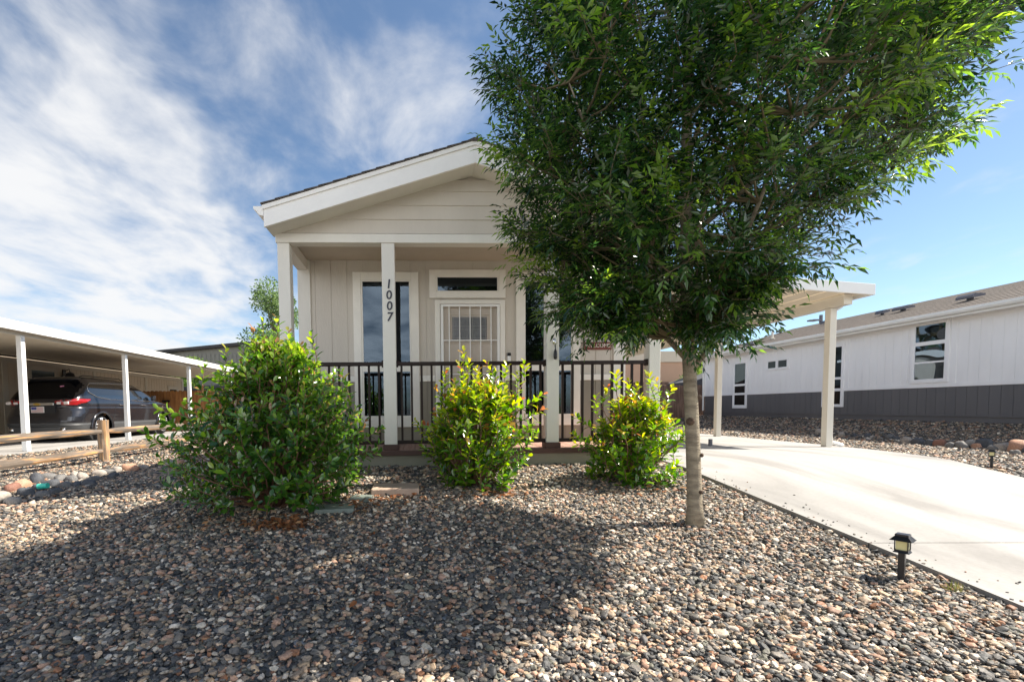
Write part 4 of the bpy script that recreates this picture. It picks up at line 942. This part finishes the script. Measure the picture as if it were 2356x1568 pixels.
def stones(P, size, base, rng, angular=.16):
    n = len(P); V0, F0 = base; m = len(V0)
    prox = size[:, None]*np.stack([rng.uniform(.8, 1.35, n), rng.uniform(.6, 1.0, n), rng.uniform(.32, .62, n)], 1)*.5
    V = V0[None]*np.ones((n, 1, 1))
    V = np.sign(V)*np.abs(V)**rng.uniform(.55, 1.0, (n, 1, 1))
    V = V*(1+rng.normal(0, angular, (n, m, 1)))*prox[:, None, :]
    rz = rng.uniform(0, 6.283, n); tx = rng.normal(0, .30, n); tl = rng.normal(0, .30, n)
    def rot(V, i, j, a): 
        c, s = np.cos(a)[:, None], np.sin(a)[:, None]; A, B_ = V[:, :, i].copy(), V[:, :, j].copy(); V[:, :, i] = c*A-s*B_; V[:, :, j] = s*A+c*B_
    rot(V, 0, 1, rz); rot(V, 1, 2, tx); rot(V, 0, 2, tl)
    V += P[:, None, :]
    F_ = (F0[None]+(np.arange(n)*m)[:, None, None]).reshape(-1, 4)
    c = STN[rng.choice(len(STN), n, p=STW/STW.sum())]*rng.uniform(.5, 1.0, (n, 1))*np.array([1.0, .94, .87]); T = np.repeat(np.clip(c, 0, .8), m, 0)
    return V.reshape(-1, 3), F_, T
def blocked(x, y):
    b = (x > x0-.03) & (x < x1+.03) & (y > YF-.03) & (y < YB)
    dr = np.interp(y, [-3, 1, 3, 4.9, 6, 7, 8], [5.2, 5.5, 5.85, 6.3, 6.85, 7.1, 7.15])
    b |= (x > DL-.008) & (x < dr+.01)
    b |= (x < -7.2) & (x > -11.5) & (y > .9) & (y < 17)
    b |= (x > RX-.0); b |= (x < LX)
    b |= (y > 17.3) & (x < -1.5); b |= (y > 19.4)
    return b
def scatter(xa, xb, ya, yb, dens, size, base, seed, mxy=1.3, lo=None, cond=None, angular=.16):
    rng = np.random.default_rng(seed); n = int((xb-xa)*(yb-ya)*dens)
    x = rng.uniform(xa, xb, n); y = rng.uniform(ya, yb, n)
    px = x/np.maximum(y, .2); keep = (px > -(960/1080)-mxy/np.maximum(y, 1)) & (px < 1396/1080+mxy/np.maximum(y, 1)) & ~blocked(x, y)
    if cond is not None: keep &= cond(x, y)
    x, y = x[keep], y[keep]; n = len(x); s = np.clip(rng.lognormal(math.log(size), .36, n), size*.45, size*2.3)
    P = np.stack([x, y, g(x, y)+rng.uniform(-.004, .012, n)+s*.08], 1)
    return stones(P, s, base, rng, angular)
parts = []
parts.append(scatter(-3.2, 2.95, 1.15, 2.6, 4300, .0195, S3, 1, angular=.11))
parts.append(scatter(-4.2, 2.95, 2.6, 4.2, 3700, .0205, S2, 2, angular=.14))
parts.append(scatter(-7.3, 2.95, 4.2, 7.0, 2000, .025, S2, 3, angular=.14))
parts.append(scatter(-7.3, -1.4, 7.0, 12.0, 1000, .034, S1, 4))
parts.append(scatter(-7.3, -1.4, 12.0, 17.3, 500, .045, S1, 5))
parts.append(scatter(5.8, 12.0, 3.8, 9.5, 1300, .030, S1, 6))
parts.append(scatter(5.8, 12.0, 9.5, 19.4, 600, .042, S1, 7))
rs_ = np.random.default_rng(44); ny = 150; yv = rs_.uniform(1.6, 7.5, ny); xv = DL+.01+rs_.exponential(.10, ny); s2 = rs_.uniform(.006, .018, ny)
zz_ = np.interp(yv, [-4, 5.2, 30], [-.42, .56, .56])+.055-.022*(xv-DL); parts.append(stones(np.stack([xv, yv, zz_+s2*.2], 1), s2, S2, rs_, .1))
V = []; F_ = []; T = []; off = 0
for v, f_, t in parts: V.append(v); F_.append(f_+off); T.append(t); off += len(v)
V = np.concatenate(V); F_ = np.concatenate(F_); T = np.concatenate(T); print('gravel faces', len(F_))
tag(link_mesh('gravel', np_mesh('gravel', V, [F_], T, 'mixed'), M['stone']), 'mixed grey, tan and pink river pebbles covering the front yard', 'gravel', kind='stuff')
del V, F_, T, parts

# larger river rocks
rk = np.random.default_rng(5)
def rock(x, y, s, tone, label, group, flat=.5, rz=None):
    V0, F0 = sphere_grid(5); m = len(V0)
    nz = np.array([noise.noise(Vector(v*1.3)+Vector((x*7, y*7, s*30))) for v in V0])
    V = np.sign(V0)*np.abs(V0)**.85*(1+.28*nz[:, None])*np.array([s*.42, s*.28, s*flat*.80]); a = rk.uniform(0, 6.28) if rz is None else rz; c, s_ = math.cos(a), math.sin(a)
    V = np.stack([V[:, 0]*c-V[:, 1]*s_, V[:, 0]*s_+V[:, 1]*c, V[:, 2]], 1)
    me = np_mesh('rock', V, [F0], np.repeat(np.array([tone]), m, 0), True); o = link_mesh('rock', me, M['rock']); o.location = (x, y, gz(x, y)+s*flat*.14); tag(o, label, 'rock', group); return o
def gp(px, py):
    """the spot on the ground seen in a direction"""
    d = ray(px, py); t = 1.
    for _ in range(4000):
        p = CAM+d*t
        if p[2] <= gz(p[0], p[1]): return p
        t += .01
    return p
LR = [(30, 1128, .26, 2), (52, 1120, .30, 3), (62, 1138, .24, 0), (88, 1128, .22, 0), (85, 1108, .30, 0), (118, 1118, .26, 0), (112, 1103, .26, 1), (140, 1106, .26, 1), (150, 1122, .24, 1), (165, 1108, .24, 1), (178, 1120, .2, 0), (190, 1103, .28, 4), (172, 1096, .2, 4), (215, 1108, .24, 1), (228, 1094, .26, 4), (205, 1117, .22, 0), (248, 1092, .26, 1), (262, 1100, .24, 0), (270, 1086, .26, 4), (298, 1082, .34, 3), (330, 1080, .22, 4), (390, 1072, .30, 4), (415, 1070, .28, 3), (5, 1150, .26, 4), (30, 1158, .22, 4), (130, 1136, .2, 0), (100, 1142, .2, 1)]
RT = [(.075, .08, .09), (.15, .145, .14), (.22, .11, .08), (.42, .24, .16), (.33, .29, .25)]
RN = ['dark slate grey river rock in the shaded stone bed at left', 'mid grey river rock in the stone bed at left', 'rusty brown flat rock at the left end of the stone bed', None, 'pale grey rock on the sunny edge of the stone bed at left']
sal = ['salmon pink rock at the left end of the stone bed, beside the brown one', 'largest salmon pink rock on the sunny edge of the left stone bed', 'pinkish rock at the far right end of the left stone bed, before the big shrub']
ORD = ['first', 'second', 'third', 'fourth', 'fifth', 'sixth', 'seventh', 'eighth', 'ninth', 'tenth', 'eleventh', 'twelfth']
def ordinal_rocks(lst, names, size, flat, where, group):
    seen = {}
    for (px, py, s, k) in sorted(lst):
        tot = sum(1 for q in lst if q[3] == k); i = seen.get(k, 0); seen[k] = i+1
        lb = ('only ' if tot == 1 else ORD[i]+' ')+names[k]+(' from the left, ' if tot > 1 else ' ')+where
        p = gp(px, py); rock(p[0], p[1], s*size, RT[k], lb, group, flat)
CN = {0: 'dark slate grey rock', 1: 'mid grey rock', 2: 'rusty brown rock', 3: 'salmon pink rock', 4: 'pale beige rock'}
ordinal_rocks(LR, CN, .82, .42, 'in the stone bed below the split-rail fence', 'river rocks of the left stone bed')
p = gp(100, 1131); q = MB((p[0], p[1], p[2]+.06)); q.tube([(-.05, 0, 0), (.05, 0, .01)], .03, 10); tag(q.build('plastic_tube', M['turq']), 'small turquoise plastic piece lying among the rocks at left', 'litter')
RRk = [(2048, 1010, .17, 1), (2060, 1012, .14, 0), (2086, 1019, .2, 4), (2110, 1022, .2, 0), (2140, 1025, .18, 0), (2162, 1026, .2, 2), (2185, 1030, .16, 1), (2210, 1031, .2, 1), (2232, 1028, .2, 4), (2247, 1032, .15, 3), (2262, 1031, .26, 0), (2285, 1036, .14, 1), (2300, 1036, .18, 4), (2318, 1036, .2, 4), (2345, 1040, .30, 3), (2370, 1043, .22, 0), (2335, 1047, .14, 1), (1935, 1002, .15, 4), (1905, 999, .14, 0), (1885, 997, .18, 4), (1965, 1005, .14, 0), (1995, 1006, .15, 0)]
ordinal_rocks(RRk, CN, 1.15, .6, 'in the rock row before the white house', 'rocks in the row before the white house')
# stepping stones, slate offcuts and dry leaves
p = gp(1160/1.2733, 1140); 
q = MB((-.20, 4.22, gz(-.2, 4.22))); q.box(-.21, .21, -.15, .17, -.02, .055); tag(q.build('stepping_stone', M['paver'], None, bevel=.012), 'pinkish square concrete paver between the left and middle shrubs', 'paver')
q = MB((-.66, 3.72, gz(-.6, 3.7)), (math.cos(.1), math.sin(.1), 0), (0, 0, 1), (-math.sin(.1), math.cos(.1), 0)); q.box(-.15, .15, -.10, .12, -.01, .035); tag(q.build('stepping_stone', M['slate'], None, bevel=.01), 'dark grey-green slate slab at the right foot of the largest shrub', 'paver')
q = MB((-.48, 3.98, gz(-.48, 3.98)), (math.cos(-.2), math.sin(-.2), 0), (0, 0, 1), (math.sin(.2), math.cos(.2), 0)); q.box(-.09, .09, -.06, .08, -.01, .035); tag(q.build('stepping_stone', M['slate'], None, bevel=.01), 'small greenish slate piece between the paver and the slate slab', 'paver')
def litter(cx, cy, sx, sy, n, seed):
    rng = np.random.default_rng(seed); x = rng.normal(cx, sx, n); y = rng.normal(cy, sy, n); P_ = np.stack([x, y, g(x, y)+rng.uniform(.012, .04, n)], 1)
    D_ = rng.normal(0, 1, (n, 3))*np.array([1, 1, .35]); L_ = rng.uniform(.035, .07, n)
    return leaf_arrays(P_, D_, rng.normal(0, .5, (n, 3))+np.array([0, 0, 1.]), L_, L_*.45, tone_mix(n, [(.27, .12, .05), (.19, .08, .035), (.34, .19, .09), (.12, .065, .04)], [4, 3, 2, 2]), 'obov', .25, .2)
v, fc, t = join_leaves([litter(-.95, 3.37, .10, .05, 110, 1), litter(-1.1, 3.4, .25, .08, 60, 2), litter(-.45, 3.85, .16, .10, 45, 3), litter(.70, 4.05, .15, .05, 40, 4), litter(-.1, 4.0, .2, .05, 26, 5), litter(2.1, 4.05, .2, .06, 14, 6), litter(-.3, 3.2, 1.4, .7, 14, 7), litter(1.4, 2.3, 1., .5, 5, 8)])
tag(link_mesh('dry_leaves', np_mesh('dry_leaves', v, fc, t), M['litter']), 'rust brown dry leaves fallen at the feet of the shrubs', 'dry leaves', kind='stuff')
rng = np.random.default_rng(77); n = 900; x = rng.uniform(-3.5, 2.8, n); y = rng.uniform(1.3, 4.9, n)
P_ = np.stack([x, y, g(x, y)+rng.uniform(.012, .026, n)], 1); D_ = rng.normal(0, 1, (n, 3))*np.array([1, 1, .18])
v, fc, t = leaf_arrays(P_, D_, rng.normal(0, .3, (n, 3))+np.array([0, 0, 1.]), rng.uniform(.02, .07, n), rng.uniform(.0015, .004, n), tone_mix(n, [(.45, .30, .15), (.30, .19, .10), (.55, .42, .26)], [1, 1, 1]))
tag(link_mesh('straw_bits', np_mesh('straw_bits', v, fc, t), M['litter']), 'thin straw-coloured twigs and stalks lying between the pebbles', 'straw', kind='stuff')
# little weed at the driveway edge
rng = np.random.default_rng(8); n = 46; p = gp(2196, 1362)
P_ = np.array([[p[0], p[1], p[2]+.01]])+rng.normal(0, .018, (n, 3))*np.array([1, 1, .1]); D_ = rng.normal(0, .5, (n, 3))+np.array([0, 0, 1.])
v, fc, t = leaf_arrays(P_, D_, rng.normal(0, 1, (n, 3)), rng.uniform(.03, .06, n), rng.uniform(.003, .005, n), tone_mix(n, [(.13, .15, .04), (.22, .19, .08)], [1, 1]))
tag(link_mesh('weed', np_mesh('weed', v, fc, t), M['litter']), 'tiny grassy weed at the driveway edge right of the near solar light', 'weed')

# ------------------------------------------------------------------ solar path lights
def solar_light(x, y, z, s, rz, label):
    o = empty('solar_light', (x, y, z), label, 'path light', 'solar path lights', rz)
    def put(m, name, mat, bevel=0):
        me = m.mesh(name); q = bpy.data.objects.new(name, me); col.objects.link(q); me.materials.append(M[mat]); q.parent = o; q.scale = ((s, s, s) if name == 'stake' else (s*.70, s*.70, s))
        if bevel: b = q.modifiers.new('bevel', 'BEVEL'); b.width = bevel; b.segments = 2
        return q
    m = MB(); m.box(-.013, .013, -.013, .013, -.05, .150); put(m, 'stake', 'black')
    m = MB(); m.hexa([(-.046, -.046, .150), (.046, -.046, .150), (.046, .046, .150), (-.046, .046, .150), (-.036, -.036, .160), (.036, -.036, .160), (.036, .036, .160), (-.036, .036, .160)]); put(m, 'base_plate', 'black')
    m = MB()
    for a in (-1, 1):
        for b in (-1, 1): m.box(a*.036-.003, a*.036+.003, b*.036-.003, b*.036+.003, .160, .214)
    for a in (-1, 1): m.box(-.033, .033, a*.037-.002, a*.037+.002, .160, .165); m.box(a*.037-.002, a*.037+.002, -.035, .035, .160, .165)
    put(m, 'lantern_frame', 'black')
    m = MB(); m.box(-.032, .032, -.032, .032, .161, .213); put(m, 'lens', 'lens')
    m = MB(); m.hexa([(-.064, -.064, .214), (.064, -.064, .214), (.064, .064, .214), (-.064, .064, .214), (-.038, -.038, .236), (.038, -.038, .236), (.038, .038, .236), (-.038, .038, .236)]); m.box(-.038, .038, -.038, .038, .2361, .246); cp = put(m, 'cap', 'black', .0015)
    m = MB(); m.box(-.031, .031, -.031, .031, .2462, .2475); put(m, 'solar_panel', 'solar')
    return o
p = gp(2073, 1336); solar_light(p[0], p[1], p[2]+.005, 1.03, .55, 'black solar path light in the near gravel beside the driveway')
p = gp(2281, 1076); solar_light(p[0], p[1], p[2]+.005, .86, .5, 'far solar path light across the driveway near the row of rocks')

# ------------------------------------------------------------------ the parked car
def car(ox, oy, oz, sx=1.0):
    o = empty('parked_car', (ox, oy, oz), 'dark charcoal crossover car parked under the white carport, seen from behind', 'car')
    #      z    halfw  rear  front  corner
    rows = [(.24, .84, .16, 4.95, .30), (.34, .91, .05, 5.05, .34), (.46, .935, .0, 5.10, .36), (.56, .945, .0, 5.12, .36), (.66, .955, .02, 5.12, .38), (.74, .965, .05, 5.10, .42), (.82, .965, .07, 5.06, .46), (.90, .965, .08, 4.98, .5), (.97, .96, .07, 4.85, .5), (1.02, .955, .06, 4.62, .5), (1.06, .945, .06, 4.30, .46), (1.10, .93, .08, 4.05, .42), (1.15, .91, .11, 3.92, .38), (1.24, .89, .18, 3.74, .36), (1.33, .865, .26, 3.56, .36), (1.42, .84, .34, 3.36, .36), (1.51, .805, .42, 3.16, .36), (1.59, .765, .48, 2.94, .36), (1.65, .72, .50, 2.72, .36), (1.70, .655, .56, 2.45, .36), (1.735, .55, .75, 2.15, .36), (1.75, .35, 1.0, 1.9, .3), (1.755, .02, 1.3, 1.6, .02)]
    rows = [(z, w_*.97, r, f_*1., c) for z, w_, r, f_, c in rows]
    z_ = np.array([r[0] for r in rows]); fine = np.unique(np.concatenate([z_, np.arange(.24, 1.7, .022)]))
    def loop(z):
        w_, r, f_, c = [np.interp(z, z_, [q[k] for q in rows]) for k in (1, 2, 3, 4)]
        pts = []
        NS, NCn, NW = 150, 12, 24
        cx_ = w_-c; 
        for k in range(NW): pts.append((-cx_+2*cx_*k/NW, r))                       # rear, left to right
        for k in range(NCn): t = k/NCn*math.pi/2; pts.append((cx_+c*math.sin(t), r+c-c*math.cos(t)))
        for k in range(NS): 
            y = r+c+(f_-2*c-r)*k/NS; bow = .012*math.sin(math.pi*k/NS); pts.append((w_+bow, y))
        for k in range(NCn): t = k/NCn*math.pi/2; pts.append((cx_+c*math.cos(t), f_-c+c*math.sin(t)))
        for k in range(NW): pts.append((cx_-2*cx_*k/NW, f_))
        for k in range(NCn): t = k/NCn*math.pi/2; pts.append((-cx_-c*math.sin(t), f_-c+c*math.cos(t)))
        for k in range(NS): y = f_-c-(f_-2*c-r)*k/NS; pts.append((-w_-.012*math.sin(math.pi*k/NS), y))
        for k in range(NCn): t = k/NCn*math.pi/2; pts.append((-cx_-c*math.cos(t), r+c-c*math.sin(t)))
        return pts
    V = []; n = None
    for z in fine:
        L = loop(z); n = len(L)
        for (x, y) in L:
            # crown of the bonnet and a shoulder crease
            V.append((x, y, z))
    V = np.array(V); nr = len(fine)
    i = np.arange(nr-1)[:, None]*n; k = np.arange(n)[None]
    Fq = np.stack([i+k, i+(k+1) % n, i+n+(k+1) % n, i+n+k], -1).reshape(-1, 4)
    cen = V[Fq].mean(1); X, Y, Z = cen.T
    side = (np.abs(X) > .55)
    belt = .99+.035*(Y-.5)*0+.0
    wy = (1.02, 4.04); wr = .385
    arch = np.zeros(len(Fq), bool)
    for q in wy: arch |= (np.hypot(Y-q, Z-.36) < wr+.02) & (np.abs(X) > .6)
    def sidewin():
        lo = np.interp(Y, [.55, .9, 1.4, 3.9], [1.34, 1.19, 1.13, 1.10]); hi = np.interp(Y, [.55, .8, 2.4, 3.2, 3.85], [1.40, 1.555, 1.60, 1.50, 1.14])
        return (Y > .60) & (Y < 3.78) & (Z > lo) & (Z < hi) & side & (np.abs(X) > .6)
    sw_ = sidewin()
    rear = (Y < 1.0) & (np.abs(X) < .76) & ~sw_ & (Z > 1.13) & (Z < 1.60) & (Y < .62)
    wind = (Y > 2.6) & (Z > 1.14) & (Z < 1.63) & ~sw_ & (np.abs(X) < .82)
    tlo = np.interp(np.abs(X), [.40, .62, .95], [1.03, .955, .965]); thi = np.interp(np.abs(X), [.40, .55, .95], [1.06, 1.095, 1.125])
    tl = (Y < .62) & (np.abs(X) > .42) & (Z > np.where(side & (Y > .25), np.interp(Y, [.25, .60], [.97, 1.09]), tlo)) & (Z < thi) & ~((np.abs(X) > .60) & (np.abs(X) < .625) & (Y < .3)) & (Z > .9)
    low = (Z < .50)
    def sub(mask, name, mat, parent, off=0.0, smooth=True):
        f_ = Fq[mask]; ids, inv = np.unique(f_, return_inverse=True); vv = V[ids].copy()
        me = np_mesh(name, vv, [inv.reshape(-1, 4)], None, smooth); q = bpy.data.objects.new(name, me); col.objects.link(q); me.materials.append(M[mat]); q.parent = parent
        if off: s = q.modifiers.new('thick', 'SOLIDIFY'); s.thickness = off; s.offset = 1
        return q
    body = sub(~(arch | sw_ | rear | wind | tl | low), 'body', 'carbody', o)
    sub(low & ~arch, 'lower_cladding', 'carlow', o)
    for s in (-1, 1): sub(sw_ & (X*s > 0), 'side_window', 'carglass', o); sub(tl & (X*s > 0), 'tail_light', 'redlens', o, .012)
    sub(rear, 'rear_window', 'carglass_dark', o); sub(wind, 'windscreen', 'carglass', o)
    def loc(m, name, mat, parent=o, smooth=False, bevel=0):
        me = m.mesh(name); q = bpy.data.objects.new(name, me); col.objects.link(q); me.materials.append(M[mat]); q.parent = parent
        if smooth: me.polygons.foreach_set('use_smooth', [True]*len(me.polygons))
        if bevel: b = q.modifiers.new('bevel', 'BEVEL'); b.width = bevel; b.segments = 2
        return q
    for s in (-1, 1):
        m = MB(); m.box(s*.70-.055, s*.70+.055, .035, .07, .985, 1.055); loc(m, 'reversing_lamp', 'clearlens', bevel=.008)
        m = MB(); m.box(s*.52-.045, s*.52+.045, .03, .06, .985, 1.045); loc(m, 'reversing_lamp', 'clearlens', bevel=.008)
        # flared wheel arches
        for q in wy:
            m = MB(); m.tube([(s*.925, q+math.cos(t)*(wr+.03), .36+math.sin(t)*(wr+.03)) for t in np.linspace(-.28, math.pi+.28, 28)], .035, 6); loc(m, 'wheel_arch', 'carbody', smooth=True)
            m = MB(); m.tube([(s*.45, q, .36), (s*.80, q, .36)], .41, 24); loc(m, 'wheel_well', 'dark')
            w0 = MB(); prof_ = [(.68, .27), (.68, .345), (.70, .365), (.90, .365), (.925, .35), (.93, .31), (.925, .262), (.90, .255)]
            w0.tube([(s*a, q, .365) for a, _ in prof_], [r_ for _, r_ in prof_], 32, cap=False); wheel = loc(w0, 'wheel', 'tyre', smooth=True)
            rm = MB(); rm.tube([(s*.70, q, .365), (s*.90, q, .365)], [.25, .262], 32, cap=False); rm.tube([(s*.905, q, .365), (s*.93, q, .365)], [.05, .045], 14)
            for kk in range(5):
                th = kk*2*math.pi/5+.5; 
                for dv in (-.16, .16): rm.tube([(s*.905, q+math.cos(th)*.04, .365+math.sin(th)*.04), (s*.915, q+math.cos(th+dv)*.255, .365+math.sin(th+dv)*.255)], [.022, .020], 6)
            rm.tube([(s*.905, q+math.cos(t)*.257, .365+math.sin(t)*.257) for t in np.linspace(0, 2*math.pi, 33)], .010, 6, cap=False)
            loc(rm, 'rim', 'alloy', wheel, True)
        m = MB(); m.box(min(s*.93, s*1.06), max(s*.93, s*1.06), 3.30, 3.42, 1.12, 1.28); loc(m, 'wing_mirror', 'carbody', bevel=.03)
        for yy in (1.72, 2.78): 
            m = MB(); m.box(min(s*.938, s*.975), max(s*.938, s*.975), yy, yy+.20, .965, .995); loc(m, 'door_handle', 'chrome', bevel=.01)
        # window chrome surround, door seams
        pts = []
        for (y, z) in ((.62, 1.37), (.66, 1.30), (.9, 1.19), (1.4, 1.13), (2.4, 1.115), (3.3, 1.105), (3.78, 1.10)): pts.append((s*(np.interp(z, z_, [q_[1] for q_ in rows])+.016), y, z))
        m = MB(); m.tube(pts, .009, 5); loc(m, 'window_trim', 'chrome', smooth=True)
        pts = [(s*(np.interp(z, z_, [q_[1] for q_ in rows])+.014), y, z) for (y, z) in ((.62, 1.38), (.66, 1.47), (.8, 1.555), (1.6, 1.59), (2.4, 1.60), (3.0, 1.53))]
        m = MB(); m.tube(pts, .006, 5); loc(m, 'window_trim', 'chrome', smooth=True)
        for yy in (1.55, 2.55, 3.5):
            m = MB(); m.tube([(s*(np.interp(z, z_, [q_[1] for q_ in rows])+.009), yy-.10*(z < .6)*(yy < 2), z) for z in (.52, .7, .9, 1.08)], .005, 4); loc(m, 'door_seam', 'dark')
        m = MB(); m.tube([(s*.62, .03+.02, .33), (s*.62, -.02, .33)], [.055, .06], 14); loc(m, 'exhaust_pipe', 'chrome', smooth=True)
        m = MB(); m.tube([(s*.60, .70, 1.725), (s*.60, .8, 1.765), (s*.60, 2.3, 1.76), (s*.58, 2.45, 1.71)], .014, 6); loc(m, 'roof_rail', 'black')
    # tailgate furniture: chrome bar, emblem, plate, lettering, strip
    m = MB(); m.box(-.40, .40, .030, .075, .955, 1.025); bar = loc(m, 'chrome_bar', 'chrome', bevel=.01)
    m = MB(); m.prism([(-.075, .972), (-.028, .972), (-.028, .958), (.04, .958), (.044, .972), (.085, .972), (.075, 1.004), (.032, 1.004), (.032, 1.018), (-.04, 1.018), (-.044, 1.004), (-.085, 1.004)], .016, .032); loc(m, 'emblem', 'gold', bar)
    m = MB(); m.box(-.42, .42, .055, .075, .72, .95); loc(m, 'plate_recess', 'black')
    m = MB(); m.box(-.155, .155, .040, .054, .775, .93); pl = loc(m, 'number_plate', 'plate')
    m = MB(); m.box(-.145, -.02, .0365, .0395, .85, .92); loc(m, 'plate_canton', 'plate_blue', pl)
    m = MB()
    for kk in range(5):
        z = .792+kk*.027; xx = -.012 if z > .845 else -.145; m.box(xx, .145, .0365, .0395, z, z+.011)
    loc(m, 'plate_stripes', 'plate_red', pl)
    m = MB(); m.box(-.55, .62, .020, .06, .555, .572); loc(m, 'tailgate_strip', 'chrome')
    m = MB(); m.prism([(-.68, .4), (.68, .4), (.64, .26), (-.64, .26)], -.012, .05); loc(m, 'rear_diffuser', 'carlow', bevel=.01)
    me = text_mesh('TRAVERSE LTZ', .055, .003); q = bpy.data.objects.new('lettering', me); col.objects.link(q); me.materials.append(M['chrome']); q.parent = o; q.location = (.52, .062, .645); q.rotation_euler = (R(90), 0, 0)
    m = MB(); m.box(.30, .34, .245, .26, 1.44, 1.47); m.box(.345, .39, .25, .262, 1.45, 1.475); st1 = loc(m, 'sticker', 'pink'); st1.location = (.05, .10, .0)
    m = MB(); m.tube([(0, .9, 1.75), (0, .98, 1.80), (0, 1.1, 1.76)], [.02, .014, .02], 8); loc(m, 'roof_antenna', 'black')
    m = MB(); m.box(-.70, .70, .44, .62, 1.635, 1.665); loc(m, 'tail_spoiler', 'carbody', bevel=.012)
    o.scale = (sx, .97, .935); return o
car(-9.02, 11.55, .506, .95)
